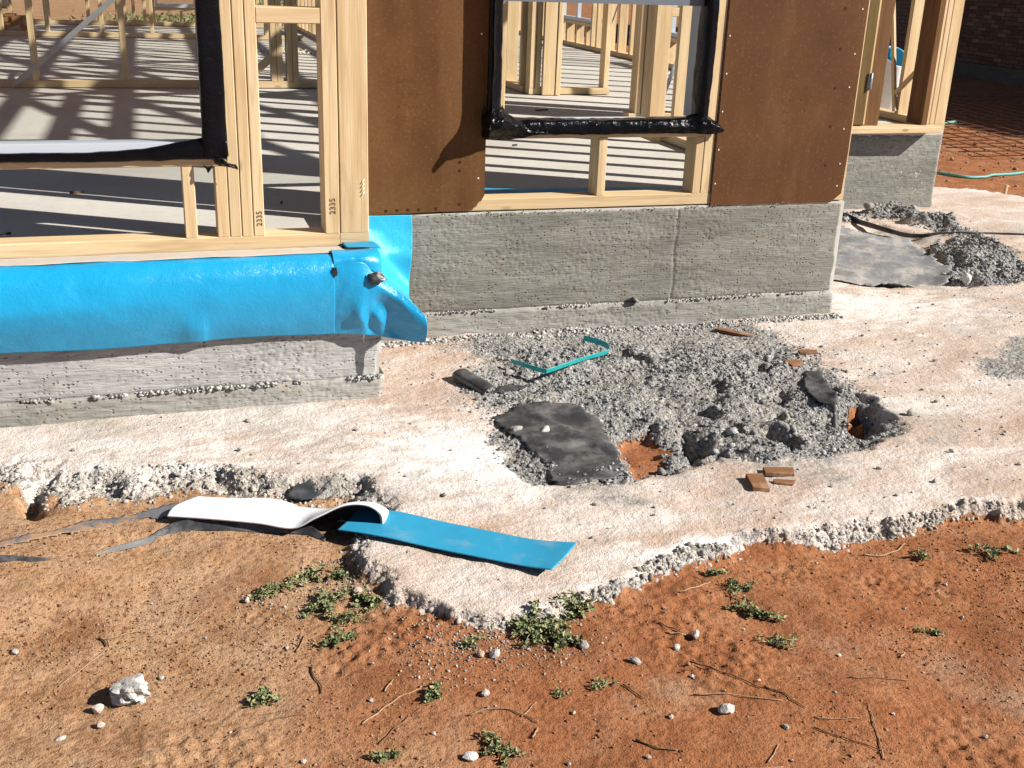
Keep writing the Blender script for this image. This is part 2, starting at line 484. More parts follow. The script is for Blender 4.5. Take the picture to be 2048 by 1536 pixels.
def np_mesh(name, verts, tris_or_quads, smooth=False, attrs=None):
    """verts (N,3), faces (F,k) arrays -> mesh, quickly"""
    verts = np.asarray(verts, np.float32); f = np.asarray(tris_or_quads, np.int32)
    k = f.shape[1]
    me = bpy.data.meshes.new(name)
    me.vertices.add(len(verts)); me.vertices.foreach_set('co', verts.ravel())
    me.loops.add(f.size); me.loops.foreach_set('vertex_index', f.ravel())
    me.polygons.add(len(f))
    me.polygons.foreach_set('loop_start', np.arange(0, f.size, k, dtype=np.int32))
    me.polygons.foreach_set('loop_total', np.full(len(f), k, np.int32))
    if smooth:
        me.polygons.foreach_set('use_smooth', np.ones(len(f), bool))
    for an, av in (attrs or {}).items():
        a = me.attributes.new(an, 'FLOAT', 'POINT')
        a.data.foreach_set('value', np.asarray(av, np.float32))
    me.update(calc_edges=True)
    return me

def prism_mesh(name, w, d, L, ch=0.0025):
    """timber section w (local x) by d (local y), length L along local z from 0, arrises eased"""
    a, b = w / 2, d / 2
    ch = min(ch, a * 0.4, b * 0.4)
    sec = [(-a + ch, -b), (a - ch, -b), (a, -b + ch), (a, b - ch), (a - ch, b), (-a + ch, b), (-a, b - ch), (-a, -b + ch)]
    v = [(x, y, 0) for x, y in sec] + [(x, y, L) for x, y in sec]
    f = [[i, (i + 1) % 8, 8 + (i + 1) % 8, 8 + i] for i in range(8)]
    f += [list(range(7, -1, -1)), list(range(8, 16))]
    return mesh(name, v, f)

_prisms = {}
def timber(name, p0, p1, w, d, material, parent, side=None, ch=0.0025):
    """a straight member from p0 to p1; w along 'side' direction, d the other way"""
    p0, p1 = Vector(p0), Vector(p1)
    z = (p1 - p0); L = z.length; z.normalize()
    s = Vector(side) if side is not None else (Vector((1, 0, 0)) if abs(z.x) < 0.9 else Vector((0, 1, 0)))
    x = (s - z * s.dot(z)).normalized(); y = z.cross(x)
    key = (round(w, 4), round(d, 4), round(L, 4), material.name)
    if key not in _prisms:
        _prisms[key] = prism_mesh(name, w, d, L, ch)
    o = bpy.data.objects.new(name, _prisms[key])
    if len(_prisms[key].materials) == 0: _prisms[key].materials.append(material)
    COL.objects.link(o)
    mw = Matrix((x, y, z)).transposed().to_4x4(); mw.translation = p0
    if parent is not None:
        o.parent = parent
        o.matrix_parent_inverse = parent_world(parent).inverted()
    o.matrix_basis = mw
    return o

def box_mesh(name, x0, x1, y0, y1, z0, z1):
    v = [(x, y, z) for z in (z0, z1) for y in (y0, y1) for x in (x0, x1)]
    f = [[0, 2, 3, 1], [4, 5, 7, 6], [0, 1, 5, 4], [2, 6, 7, 3], [0, 4, 6, 2], [1, 3, 7, 5]]
    return mesh(name, v, f)

def tube_mesh(name, pts, rad, n=6, taper=None, closed=False):
    pts = [Vector(p) for p in pts]
    V = []; F = []
    prev = Vector((0, 0, 1))
    for i, p in enumerate(pts):
        tdir = (pts[min(i + 1, len(pts) - 1)] - pts[max(i - 1, 0)]).normalized()
        a = prev - tdir * prev.dot(tdir)
        if a.length < 1e-3: a = Vector((1, 0, 0)) - tdir * tdir.x
        a.normalize(); b = tdir.cross(a); prev = a
        r = rad if taper is None else rad * (1 + (taper - 1) * i / max(1, len(pts) - 1))
        for k in range(n):
            an = 2 * math.pi * k / n
            V.append(p + (a * math.cos(an) + b * math.sin(an)) * r)
    for i in range(len(pts) - 1):
        for k in range(n):
            F.append([i * n + k, i * n + (k + 1) % n, (i + 1) * n + (k + 1) % n, (i + 1) * n + k])
    F.append(list(range(n - 1, -1, -1))); F.append([(len(pts) - 1) * n + k for k in range(n)])
    return mesh(name, V, F, True)

def catmull(P, n):
    """resample control rows P (k, ...) to n rows"""
    P = np.asarray(P, float); k = len(P)
    u = np.linspace(0, k - 1, n); i = np.minimum(u.astype(int), k - 2); t = u - i
    p0 = P[np.maximum(i - 1, 0)]; p1 = P[i]; p2 = P[i + 1]; p3 = P[np.minimum(i + 2, k - 1)]
    sh = (-1,) + (1,) * (P.ndim - 1); t = t.reshape(sh)
    return 0.5 * (2 * p1 + (p2 - p0) * t + (2 * p0 - 5 * p1 + 4 * p2 - p3) * t ** 2 + (3 * p1 - p0 - 3 * p2 + p3) * t ** 3)

def sheet_mesh(name, ctrl, nu, nv, thick=0.0015, noise=0.0, nscale=0.05, seed=0, smooth=True):
    """ctrl[v][u] = xyz control grid -> smooth thin sheet with thickness"""
    C = np.asarray(ctrl, float)
    A = catmull(C, nv)                       # (nv, ku, 3)
    A = np.swapaxes(catmull(np.swapaxes(A, 0, 1), nu), 0, 1)
    du = np.gradient(A, axis=1); dv = np.gradient(A, axis=0)
    N = np.cross(du, dv); N /= (np.linalg.norm(N, axis=2, keepdims=True) + 1e-9)
    if noise:
        ul = np.cumsum(np.linalg.norm(du, axis=2).mean(0)); vl = np.cumsum(np.linalg.norm(dv, axis=2).mean(1))
        U, Vv = np.meshgrid(ul, vl)
        A = A + N * (fbm(U + seed * 3.1, Vv + seed * 1.7, nscale, seed, 3) * noise)[..., None]
    T = A + N * thick / 2; B = A - N * thick / 2
    n = nu * nv
    V = np.concatenate([T.reshape(-1, 3), B.reshape(-1, 3)])
    idx = np.arange(n).reshape(nv, nu)
    q = np.stack([idx[:-1, :-1], idx[:-1, 1:], idx[1:, 1:], idx[1:, :-1]], -1).reshape(-1, 4)
    qb = q[:, ::-1] + n
    def strip(e):
        return np.stack([e[:-1], e[:-1] + n, e[1:] + n, e[1:]], -1)
    F = np.concatenate([q, qb, strip(idx[0]), strip(idx[-1][::-1]), strip(idx[:, 0][::-1]), strip(idx[:, -1])])
    return np_mesh(name, V, F, smooth)

def text_mesh(body, size):
    cu = bpy.data.curves.new('txt', 'FONT'); cu.body = body; cu.size = size; cu.extrude = 0.0004
    o = bpy.data.objects.new('txt', cu); COL.objects.link(o)
    bpy.context.view_layer.update()
    me = bpy.data.meshes.new_from_object(o.evaluated_get(bpy.context.evaluated_depsgraph_get()))
    bpy.data.objects.remove(o)
    return me

# icosahedron base for stones
_ph = (1 + 5 ** 0.5) / 2
ICO_V = np.array([(-1, _ph, 0), (1, _ph, 0), (-1, -_ph, 0), (1, -_ph, 0), (0, -1, _ph), (0, 1, _ph), (0, -1, -_ph), (0, 1, -_ph), (_ph, 0, -1), (_ph, 0, 1), (-_ph, 0, -1), (-_ph, 0, 1)], float)
ICO_V /= np.linalg.norm(ICO_V[0])
ICO_F = np.array([(0, 11, 5), (0, 5, 1), (0, 1, 7), (0, 7, 10), (0, 10, 11), (1, 5, 9), (5, 11, 4), (11, 10, 2), (10, 7, 6), (7, 1, 8), (3, 9, 4), (3, 4, 2), (3, 2, 6), (3, 6, 8), (3, 8, 9), (4, 9, 5), (2, 4, 11), (6, 2, 10), (8, 6, 7), (9, 8, 1)])

OCT_V = np.array([(1, 0, 0), (0, 1, 0), (-1, 0, 0), (0, -1, 0), (0, 0, 1), (0, 0, -1)], float)
OCT_F = np.array([(0, 1, 4), (1, 2, 4), (2, 3, 4), (3, 0, 4), (1, 0, 5), (2, 1, 5), (3, 2, 5), (0, 3, 5)])

def stones_mesh(name, pos, rad, seed=0, squash=0.75, tint=None, tiny=False):
    rg = np.random.default_rng(seed)
    n = len(pos)
    BV_, BF_ = (OCT_V * 1.15, OCT_F) if tiny else (ICO_V, ICO_F)
    nv = len(BV_)
    V = BV_[None] * (1 + rg.uniform(-0.5, 0.4, (n, nv, 1)))
    V = V * rg.uniform(0.55, 1.3, (n, 1, 3))
    V[..., 2] *= squash
    # random rotation about z then a small tilt
    a = rg.uniform(0, 2 * np.pi, n); c, s = np.cos(a)[:, None], np.sin(a)[:, None]
    x = V[..., 0] * c - V[..., 1] * s; y = V[..., 0] * s + V[..., 1] * c
    b = rg.uniform(-0.7, 0.7, n); c, s = np.cos(b)[:, None], np.sin(b)[:, None]
    z = V[..., 2] * c + x * s; x = x * c - V[..., 2] * s
    V = np.stack([x, y, z], -1) * np.asarray(rad)[:, None, None] + np.asarray(pos)[:, None, :]
    F = (BF_[None] + (np.arange(n) * nv)[:, None, None]).reshape(-1, 3)
    if tint is None: tint = rg.uniform(0, 1, n)
    return np_mesh(name, V.reshape(-1, 3), F, False, {'tint': np.repeat(tint, nv)})

# ------------------------------------------------------------------ the ground
SLURRY = [(-4.5, 3.0), (-2.2, 2.98), (-1.031, 2.966), (-0.689, 2.943), (-0.454, 2.964), (-0.373, 2.884), (-0.284, 2.818), (-0.2, 2.843), (-0.087, 2.816), (0.002, 2.826), (0.114, 2.769), (0.254, 2.736), (0.355, 2.697), (0.434, 2.694), (0.481, 2.622), (0.423, 2.48), (0.376, 2.425), (0.382, 2.349), (0.407, 2.259), (0.425, 2.175), (0.477, 2.097), (0.544, 2.045), (0.648, 2.013), (0.75, 2.008), (0.874, 2.052), (0.985, 2.081), (1.127, 2.141), (1.241, 2.182), (1.331, 2.194), (1.453, 2.21), (1.564, 2.2), (1.644, 2.186), (1.798, 2.191), (1.918, 2.206), (2.08, 2.228), (2.206, 2.205), (2.605, 2.167), (3.138, 2.143), (3.9, 2.35), (4.7, 2.9), (5.5, 3.9), (5.85, 5.1), (5.489, 6.045), (5.334, 6.34), (5.124, 6.437), (4.5, 6.6), (4.5, 7.5), (-4.5, 7.5)]
PIT = [(0.957, 3.457), (1.041, 3.567), (1.256, 3.715), (1.515, 3.721), (1.798, 3.665), (2.027, 3.618), (2.285, 3.506), (2.259, 3.13), (2.233, 2.833), (2.193, 2.736), (1.967, 2.629), (1.767, 2.583), (1.592, 2.623), (1.537, 2.672), (1.411, 2.647), (1.185, 2.591), (1.011, 2.6), (0.928, 2.658), (0.875, 2.72), (0.894, 2.91), (0.956, 3.179), (0.938, 3.294)]
GREYZ = [(0.962, 3.833), (1.224, 3.96), (1.644, 3.98), (2.116, 3.96), (2.289, 3.821), (2.285, 3.506), (1.999, 3.5), (1.51, 3.55), (1.103, 3.5), (0.996, 3.602)]
SOILP = [(1.27, 2.934), (1.428, 2.968), (1.446, 2.824), (1.333, 2.648), (1.211, 2.608), (1.239, 2.777)]
HOLE = [(2.159, 3.007), (2.237, 3.037), (2.18, 2.823), (2.078, 2.741), (2.01, 2.777)]
PIT2 = [(3.649, 5.384), (3.979, 5.464), (3.992, 5.245), (4.054, 5.018), (4.287, 4.982), (4.111, 4.571), (3.882, 4.226), (3.669, 4.158), (3.468, 4.168), (3.329, 4.202), (3.149, 4.251), (2.9, 4.408), (2.7, 4.6), (2.7, 5.2)]
RUB2 = [(3.93, 4.95), (4.25, 5.05), (4.33, 4.8), (4.18, 4.45), (3.95, 4.2), (3.66, 4.16), (3.60, 4.30), (3.75, 4.62)]
RUB3 = [(3.855, 5.685), (4.176, 5.80), (4.326, 5.762), (4.395, 5.47), (4.372, 5.088), (4.258, 4.986), (4.151, 5.146), (4.145, 5.507), (3.995, 5.637), (3.767, 5.495)]
PATCHR = [(2.794, 3.174), (3.07, 3.347), (3.329, 3.484), (3.791, 3.599), (3.123, 2.896), (2.943, 3.036), (2.832, 3.086)]
DENTS = [(1.509, 2.849, .06, .075), (1.762, 2.80, .055, .075), (2.02, 3.336, .05, .07), (1.805, 3.227, .045, .04), (1.963, 3.096, .05, .045), (1.364, 3.581, .05, .03), (1.62, 3.584, .05, .04), (2.135, 2.87, .075, .075), (1.48, 2.722, .045, .045), (1.665, 2.854, .035, .035), (1.58, 2.72, .04, .04), (1.70, 3.05, .04, .035), (1.88, 2.93, .045, .045), (2.18, 3.0, .05, .055), (2.10, 3.45, .04, .04),
         (-0.355, 2.90, .05, .05), (-0.333, 2.84, .05, .055), (-0.087, 2.91, .035, .07), (0.092, 2.83, .045, .045), (-0.318, 2.98, .04, .04), (0.444, 2.754, .04, .05), (0.296, 2.77, .05, .035), (-0.2, 2.9, .04, .03)]
BUMPS = [(1.62, 2.93, .09, .05), (1.85, 2.86, .09, .055), (1.72, 3.2, .16, .03), (1.93, 3.25, .09, .04), (1.9, 3.02, .07, .04), (2.1, 3.2, .08, .03), (1.45, 3.15, .12, .02), (1.2, 3.45, .15, .02)]
Z_SLURRY, Z_SOIL = -0.475, -0.512

def ground_fields(x, y):
    ss = sdf(SLURRY, x, y)
    near = np.exp(-np.maximum(np.hypot(x - 1, y - 3) - 5, 0) / 3.0)
    # rubbly band on the left is wide, the broken edge on the right is steep
    wl = sstep(0.62, 0.40, x) * sstep(2.35, 2.6, y)
    wid = 0.045 + 0.13 * wl
    rag = (fbm(x, y, 0.11, 3, 3) * 0.05 + (worley(x, y, 0.035, 4) - 0.5) * 0.02) * near
    e = sstep(-0.012 - 0.04 * wl, wid, ss + rag)
    soil_z = Z_SOIL + fbm(x, y, 0.9, 11, 3) * 0.03 * near + fbm(x, y, 0.16, 12, 4) * 0.010 * near + fbm(x, y, 0.03, 13, 2) * 0.005 * near * (0.5 + vnoise(x, y, 0.3, 14))
    soil_z = soil_z + 0.022 * sstep(0.6, -0.1, x) * sstep(2.2, 2.5, y)
    # kicked-up, crumbly spots
    for hx, hy, hl in ((1.42, 2.08, 0.10), (1.72, 1.95, 0.12), (0.30, 2.0, 0.09), (1.05, 1.90, 0.06), (1.62, 2.02, 0.07), (0.16, 2.22, 0.06), (-0.12, 2.58, 0.09)):
        q_ = ((x - hx) ** 2 + ((y - hy) * 1.5) ** 2) / (hl * hl)
        soil_z = soil_z + np.exp(-q_) * ((0.45 - worley(x, y, 0.022, 33)) * 0.012 - 0.004)
    # clods
    soil_z = soil_z + near * 0.008 * sstep(0.55, 0.0, worley(x, y, 0.03, 31)) * sstep(0.12, 0.32, vnoise(x, y, 0.35, 32))
    slur_z = Z_SLURRY + fbm(x, y, 0.5, 21, 3) * 0.012 * near + fbm(x, y, 0.06, 22, 3) * 0.0045 * near + fbm(x * 0.6, y * 1.6, 0.03, 24, 2) * 0.0025 * near
    z = soil_z * (1 - e) + slur_z * e
    edge = np.clip(4 * e * (1 - e), 0, 1)
    z = z + edge * ((0.5 - worley(x, y, 0.020, 8)) * 0.012 + (0.5 - worley(x, y, 0.06, 10)) * 0.018 + fbm(x, y, 0.08, 9, 4) * 0.035) * near
    soil = 1 - sstep(0.03, 0.35, e)
    grey = edge * 0.5 * sstep(-0.1, 0.3, fbm(x, y, 0.3, 41, 2) + 0.1)
    # excavated patch of grey rubble
    sp = sdf(PIT, x, y) + fbm(x, y, 0.07, 51, 3) * 0.05
    wb = sstep(2.75, 3.35, y)
    p = sstep(-0.02 - 0.10 * wb, 0.05 + 0.10 * wb, sp)
    sg = sdf(GREYZ, x, y) + fbm(x, y, 0.12, 52, 3) * 0.09
    g2 = sstep(-0.05, 0.08, sg)
    rub = (fbm(x, y, 0.2, 53, 5) * 0.055 + (0.5 - worley(x, y, 0.045, 54)) * 0.009 + (0.5 - worley(x, y, 0.018, 56)) * 0.008)
    halo = sstep(-0.30, -0.02, sp) * (1 - p) * np.clip(0.55 + 1.6 * fbm(x, y, 0.3, 55, 3), 0, 1)
    grey = np.maximum(grey, halo * 0.42)
    z = z + p * (-0.024 + 0.022 * wb + rub) + g2 * (1 - p) * rub * 0.4
    for bx, by, br, bh in BUMPS:
        z = z + p * bh * 0.3 * np.exp(-((x - bx) ** 2 + (y - by) ** 2) / (br * br))
    wx = x + fbm(x, y, 0.09, 61, 3) * 0.09; wy = y + fbm(x, y, 0.09, 62, 3) * 0.09
    for dx, dy, dr, dd in DENTS:
        if dx < 0.6: dd *= 0.6
        else: dr *= 0.78; dd *= 1.45
        z = z - dd * np.exp(-(((wx - dx) ** 2 + ((wy - dy) * 0.75) ** 2) / (dr * dr)) ** 1.8)
    grey = np.maximum(grey, np.maximum(p, g2 * 0.8))
    so_ = sstep(-0.02, 0.04, sdf(SOILP, x, y) + fbm(x, y, 0.05, 63, 2) * 0.04)
    ho = sstep(-0.02, 0.05, sdf(HOLE, x, y))
    z = z * (1 - so_) + so_ * (-0.528 + fbm(x, y, 0.06, 64, 2) * 0.008)
    z = z - ho * 0.025
    soil = np.maximum(soil, np.maximum(so_, ho * sstep(0.2, 0.6, ho)))
    # second excavation by the recessed wall
    p2 = sstep(-0.03, 0.08, sdf(PIT2, x, y) + fbm(x, y, 0.12, 71, 3) * 0.06)
    r2_ = sstep(-0.04, 0.05, sdf(RUB2, x, y) + fbm(x, y, 0.1, 72, 3) * 0.08)
    r3_ = sstep(-0.05, 0.06, sdf(RUB3, x, y) + fbm(x, y, 0.1, 73, 3) * 0.12)
    r4_ = sstep(-0.05, 0.08, sdf(PATCHR, x, y) + fbm(x, y, 0.1, 74, 3) * 0.12)
    z = z - p2 * (1 - r2_) * 0.035 + np.maximum(r2_, r3_) * (0.008 + rub * 1.9 + fbm(x, y, 0.3, 75, 3) * 0.02) + r4_ * rub * 0.3
    grey = np.maximum(grey, np.maximum(np.maximum(r2_, r3_), np.maximum(p2 * 0.4, r4_ * 0.8)))
    # where lime wash lies thickest
    white = 0.6 * np.exp(-(((x - 0.78) / 0.28) ** 2 + ((y - 2.85) / 0.35) ** 2)) + 0.40 * np.exp(-(((x + 0.05) / 0.75) ** 2 + ((y - 3.0) / 0.20) ** 2)) + 0.08 * edge * wl
    white = white + 0.5 * np.exp(-(((x - 3.0) / 0.5) ** 2 + ((y - 3.95) / 0.35) ** 2)) + 0.45 * np.exp(-(((x - 1.15) / 0.25) ** 2 + ((y - 2.2) / 0.06) ** 2)) + 0.45 * sstep(0.10, 0.0, ss) * sstep(-0.02, 0.03, ss) * sstep(0.5, 0.8, x)
    # stones banked against the footing
    toe = np.exp(-np.abs(y - 3.92) / 0.05) * (x > 0.7) * (x < 2.68)
    grey = np.maximum(grey, 0.4 * toe * near)
    deep = sstep(0.1, 0.9, x + 0.35 * (2.2 - y) + fbm(x, y, 0.5, 81, 3) * 0.9)
    # the plot beyond the house stands a little higher
    z = z + 0.10 * sstep(15.5, 18, y)
    agg = np.clip(np.maximum(np.maximum(edge, p), np.maximum(np.maximum(r2_, r3_), np.maximum(g2 * 0.8, r4_))), 0, 1)
    return z, soil * np.ones_like(z), grey, white, deep, e, p, r2_, r3_, agg

def axis_grid():
    a = lambda lo, hi, st: list(np.arange(lo, hi - 1e-6, st))
    def grow(start, sign, st, lim):
        out = []; v = start
        while abs(v) < lim:
            st *= 1.22; v += sign * st; out.append(v)
        return out
    xs = grow(-1.3, -1, 0.03, 300)[::-1] + a(-1.3, -0.75, 0.02) + a(-0.75, 2.45, 0.0065) + a(2.45, 4.7, 0.013) + a(4.7, 7.0, 0.04) + [7.0]
    xs += grow(7.0, 1, 0.06, 300)
    ys = grow(0.9, -1, 0.03, 300)[::-1] + a(0.9, 1.25, 0.02) + a(1.25, 3.98, 0.0065) + a(3.98, 6.7, 0.014) + a(6.7, 10.0, 0.06) + [10.0]
    ys += grow(10.0, 1, 0.09, 300)
    return np.array(xs), np.array(ys)

XS, YS = axis_grid()
GX, GY = np.meshgrid(XS, YS)
gz, g_soil, g_grey, g_white, g_deep, g_e, g_p, g_r2, g_r3, g_agg = ground_fields(GX, GY)
nx, ny = len(XS), len(YS)
idx = np.arange(nx * ny).reshape(ny, nx)
quads = np.stack([idx[:-1, :-1], idx[:-1, 1:], idx[1:, 1:], idx[1:, :-1]], -1).reshape(-1, 4)
qx = 0.5 * (GX[:-1, :-1] + GX[1:, 1:]).ravel(); qy = 0.5 * (GY[:-1, :-1] + GY[1:, 1:]).ravel()
under = ((qx < 0.60) & (qx > -5.9) & (qy > 3.45) & (qy < 14.5)) | ((qx >= 0.60) & (qx < 2.62) & (qy > 4.02) & (qy < 14.5)) | ((qx >= 2.62) & (qx < 4.5) & (qy > 5.92) & (qy < 14.5))
qe = g_soil[:-1, :-1].ravel()
keep = ~under
V = np.stack([GX.ravel(), GY.ravel(), gz.ravel()], -1)
def sub_sheet(name, mask, label_kind):
    q = quads[mask]
    used, inv = np.unique(q, return_inverse=True)
    me = np_mesh(name, V[used], inv.reshape(-1, 4), True, {'soil': g_soil.ravel()[used], 'grey': g_grey.ravel()[used], 'white': g_white.ravel()[used], 'deep': g_deep.ravel()[used], 'agg': g_agg.ravel()[used]})
    o = link(name, me, M['ground'])
    tag(o, kind='structure')
    return o
slurry_face = (g_e[:-1, :-1].ravel() > 0.12)
g_obj = sub_sheet('ground', keep & ~slurry_face, 0)
c_obj = sub_sheet('concrete_apron', keep & slurry_face, 0)

def gh(x, y):
    r = ground_fields(np.array([float(x)]), np.array([float(y)]))
    return float(r[0][0])
def ghv(x, y):
    return ground_fields(np.asarray(x, float), np.asarray(y, float))

# ------------------------------------------------------------------ loose gravel (nobody could count it)
def scatter(n, x0, x1, y0, y1, wfun, seed):
    rg = np.random.default_rng(seed)
    X = []; Y = []; Zs = []
    got = 0
    for _ in range(40):
        x = rg.uniform(x0, x1, n * 2); y = rg.uniform(y0, y1, n * 2)
        f = ghv(x, y)
        k = rg.uniform(0, 1, n * 2) < wfun(x, y, f)
        X.append(x[k]); Y.append(y[k]); Zs.append(f[0][k]); got += k.sum()
        if got >= n: break
    return np.concatenate(X)[:n], np.concatenate(Y)[:n], np.concatenate(Zs)[:n]

PSHEET = [(0.955, 3.114), (1.023, 3.149), (1.115, 3.172), (1.242, 3.144), (1.273, 3.043), (1.267, 2.923), (1.237, 2.673), (1.177, 2.63), (1.0, 2.62), (1.0, 2.78), (0.966, 2.914), (0.944, 2.996)]
def off_sheet(x, y):
    return 1 - 0.96 * sstep(0.0, 0.04, sdf(PSHEET, x, y) + fbm(x, y, 0.12, 15, 2) * 0.12)

def outside_house(x, y):
    return ~(((x < 0.66) & (y > 3.34)) | ((x < 2.69) & (y > 3.90)) | ((x < 4.6) & (y > 5.8)))

def gravel(name, label, n, box, wfun, r0, r1, material, seed, sink=0.35, power=2.0, tiny=False):
    x, y, z = scatter(n, *box, lambda a, b, f: wfun(a, b, f) * outside_house(a, b), seed)
    rg = np.random.default_rng(seed + 1)
    r = r0 + (r1 - r0) * rg.uniform(0, 1, len(x)) ** power
    me = stones_mesh(name, np.stack([x, y, z + r * (0.6 - sink)], -1), r, seed + 2, tiny=tiny, squash=0.85)
    o = link(name, me, material)
    tag(o, label, 'gravel', kind='stuff')
    return o

gravel('gravel', 'grey crushed aggregate filling the dug-out patch below the panelled wall', 15000, (0.85, 2.4, 2.5, 3.95),
       lambda x, y, f: np.clip(f[6] * (1 - f[1]) * np.clip(0.6 + 1.8 * fbm(x, y, 0.22, 7, 3), 0.22, 1) + 0.25 * np.clip(f[2], 0, 1) * (y > 3.4), 0, 1) * off_sheet(x, y), 0.0014, 0.0085, M['gravel_grey'], 101, power=3.6, sink=0.6)
gravel('rubble', 'broken grey concrete chunks mixed into the dug-out rubble', 320, (0.9, 2.35, 2.58, 3.9),
       lambda x, y, f: np.clip(f[6] * (1 - f[1]) + 0.2 * f[2] * (y > 3.4), 0, 1) * off_sheet(x, y), 0.005, 0.0145, M['gravel_grey'], 105, power=2.2, sink=0.6)
gravel('gravel', 'pale aggregate crumbling from the broken front edge of the concrete apron', 3600, (0.35, 3.2, 1.9, 2.55),
       lambda x, y, f: np.clip(4 * f[5] * (1 - f[5]), 0, 1) ** 0.7 * np.clip(0.5 + 2.0 * fbm(x, y, 0.12, 8, 3), 0.12, 1), 0.0014, 0.0095, M['edge_grit'], 111, power=3.4, sink=0.8)
gravel('gravel', 'pale rubble band spilling from the apron onto plastic at left', 4200, (-0.9, 0.52, 2.6, 3.05),
       lambda x, y, f: np.clip(4 * f[5] * (1 - f[5]), 0, 1) * (0.35 + 0.65 * (vnoise(x, y, 0.12, 5) > -0.1)), 0.0014, 0.0095, M['edge_grit'], 121, power=3.4, sink=0.8)
gravel('gravel', 'pale rubble heaped beside the grey plastic sheet at right', 6500, (3.5, 4.5, 4.1, 5.9),
       lambda x, y, f: np.clip(np.maximum(f[7], f[8] * 0.8), 0, 1), 0.003, 0.012, M['gravel_grey'], 131, power=2.6, sink=0.65)
gravel('gravel', 'loose grey grit scattered over the pale concrete apron', 2600, (-0.6, 4.6, 2.1, 5.6),
       lambda x, y, f: np.clip(f[5] * (0.12 + 0.9 * (fbm(x, y, 0.5, 9, 2) > 0.12)), 0, 1), 0.0012, 0.0062, M['gravel_grey'], 141, power=3.4, tiny=True)
gravel('gravel', 'crumbled mortar lying along the foot of the right concrete wall', 1500, (0.68, 2.7, 3.84, 3.92),
       lambda x, y, f: np.full(x.shape, 0.9), 0.0025, 0.009, M['gravel'], 151)
gravel('pebbles', 'tiny red and pale pebbles strewn over the red earth', 20000, (-0.6, 2.6, 1.2, 2.75),
       lambda x, y, f: f[1] * np.clip(0.25 + 1.6 * fbm(x, y, 0.25, 6, 3), 0.08, 1), 0.0008, 0.0038, M['pebble'], 161, power=3.0, tiny=True)
gravel('pebbles', 'sparse grit on the red earth beyond the apron at right', 1500, (4.6, 9.0, 5.5, 10.5),
       lambda x, y, f: f[1], 0.004, 0.02, M['pebble'], 171, power=3.0)
gravel('gravel', 'spill of pale grit on the red earth below the apron corner', 2600, (0.1, 1.3, 1.7, 2.4),
       lambda x, y, f: f[1] * np.clip(np.exp(-((x - 0.62) ** 2 / 0.03 + (y - 1.98) ** 2 / 0.012)) + np.exp(-((x - 0.37) ** 2 / 0.008 + (y - 2.38) ** 2 / 0.02)) + 0.6 * np.exp(-((x - 0.15) ** 2 / 0.02 + (y - 2.26) ** 2 / 0.004)), 0, 1), 0.0010, 0.0045, M['spill'], 181, power=3.0, tiny=True)

# ------------------------------------------------------------------ the house
house = empty('house_under_construction', (0, 3.5, 0))
tag(house, 'timber-framed house under construction on a concrete slab, clad with brown hardboard panels', 'house')
PN = M['pine']

FOOT = [(-6.0, 3.372), (0.645, 3.372), (0.645, 3.934), (2.680, 3.934), (2.680, 5.834), (4.600, 5.834), (4.600, 14.6), (-6.0, 14.6)]
def slab():
    n = len(FOOT)
    v = [(x, y, -0.004) for x, y in FOOT] + [(x, y, -0.62) for x, y in FOOT]
    f = [list(range(n)), list(range(2 * n - 1, n - 1, -1))]
    f += [[i, n + i, n + (i + 1) % n, (i + 1) % n] for i in range(n)]
    me = mesh('floor_slab', v, f)
    bm = bmesh.new(); bm.from_mesh(me); bmesh.ops.recalc_face_normals(bm, faces=bm.faces); bm.to_mesh(me); bm.free()
    return link('floor_slab', me, M['floor'], house)
slab()

def edge_face(name, x0, x1, yf, z0, z1, material, seed, rough=0.004, pit=0.006, st=0.005, lip=0.0, proud=0.004, cornerx=None):
    """cast concrete face in front of the slab side, rough and pitted, with a rounded top and a right-hand return"""
    nx_ = int((x1 - x0) / st) + 1; nz_ = int((z1 - z0) / st) + 1
    X, Z = np.meshgrid(np.linspace(x0, x1, nx_), np.linspace(z0, z1, nz_))
    d = fbm(X, Z, 0.25, seed, 3) * rough * 1.5 + fbm(X, Z * 3, 0.04, seed + 1, 3) * rough
    w = worley(X, Z * 1.3, 0.019, seed + 2)
    pm = sstep(0.0, 0.25, fbm(X, Z, 0.2, seed + 3, 3) + 0.05)
    d = d - pit * sstep(0.30, 0.12, w) * pm
    if cornerx:
        d = d - 0.004 * np.exp(-((X - cornerx - fbm(Z, Z * 0, 0.05, seed, 2) * 0.008) / 0.0045) ** 2)
    Yv = yf - proud - d
    # crumbly top and bottom arris, broken right-hand corner
    Yv += 0.006 * sstep(z1 - 0.012, z1, Z) + 0.010 * sstep(x1 - 0.014, x1, X) + 0.004 * sstep(z0 + 0.01, z0, Z)
    jag = fbm(Z * 0 + x1, Z, 0.05, seed + 7, 3) * 0.012
    X = X + jag * sstep(x1 - 0.08, x1, X)
    topj = fbm(X, X * 0, 0.05, seed + 9, 3) * 0.006
    Z = Z + topj * sstep(z1 - 0.04, z1, Z)
    Vv = np.stack([X, Yv, Z], -1)
    # wrap: extra column going back, extra row going back on top
    back = Vv[:, -1:].copy(); back[..., 1] = yf + 0.15
    Vv = np.concatenate([Vv, back], 1)
    top = Vv[-1:].copy(); top[..., 1] = yf + 0.02; top[..., 2] = z1 - 0.001
    Vv = np.concatenate([Vv, top], 0)
    h_, w_ = Vv.shape[:2]
    ii = np.arange(h_ * w_).reshape(h_, w_)
    q = np.stack([ii[:-1, :-1], ii[:-1, 1:], ii[1:, 1:], ii[1:, :-1]], -1).reshape(-1, 4)
    o = link(name, np_mesh(name, Vv.reshape(-1, 3), q, True), material, house)
    return o
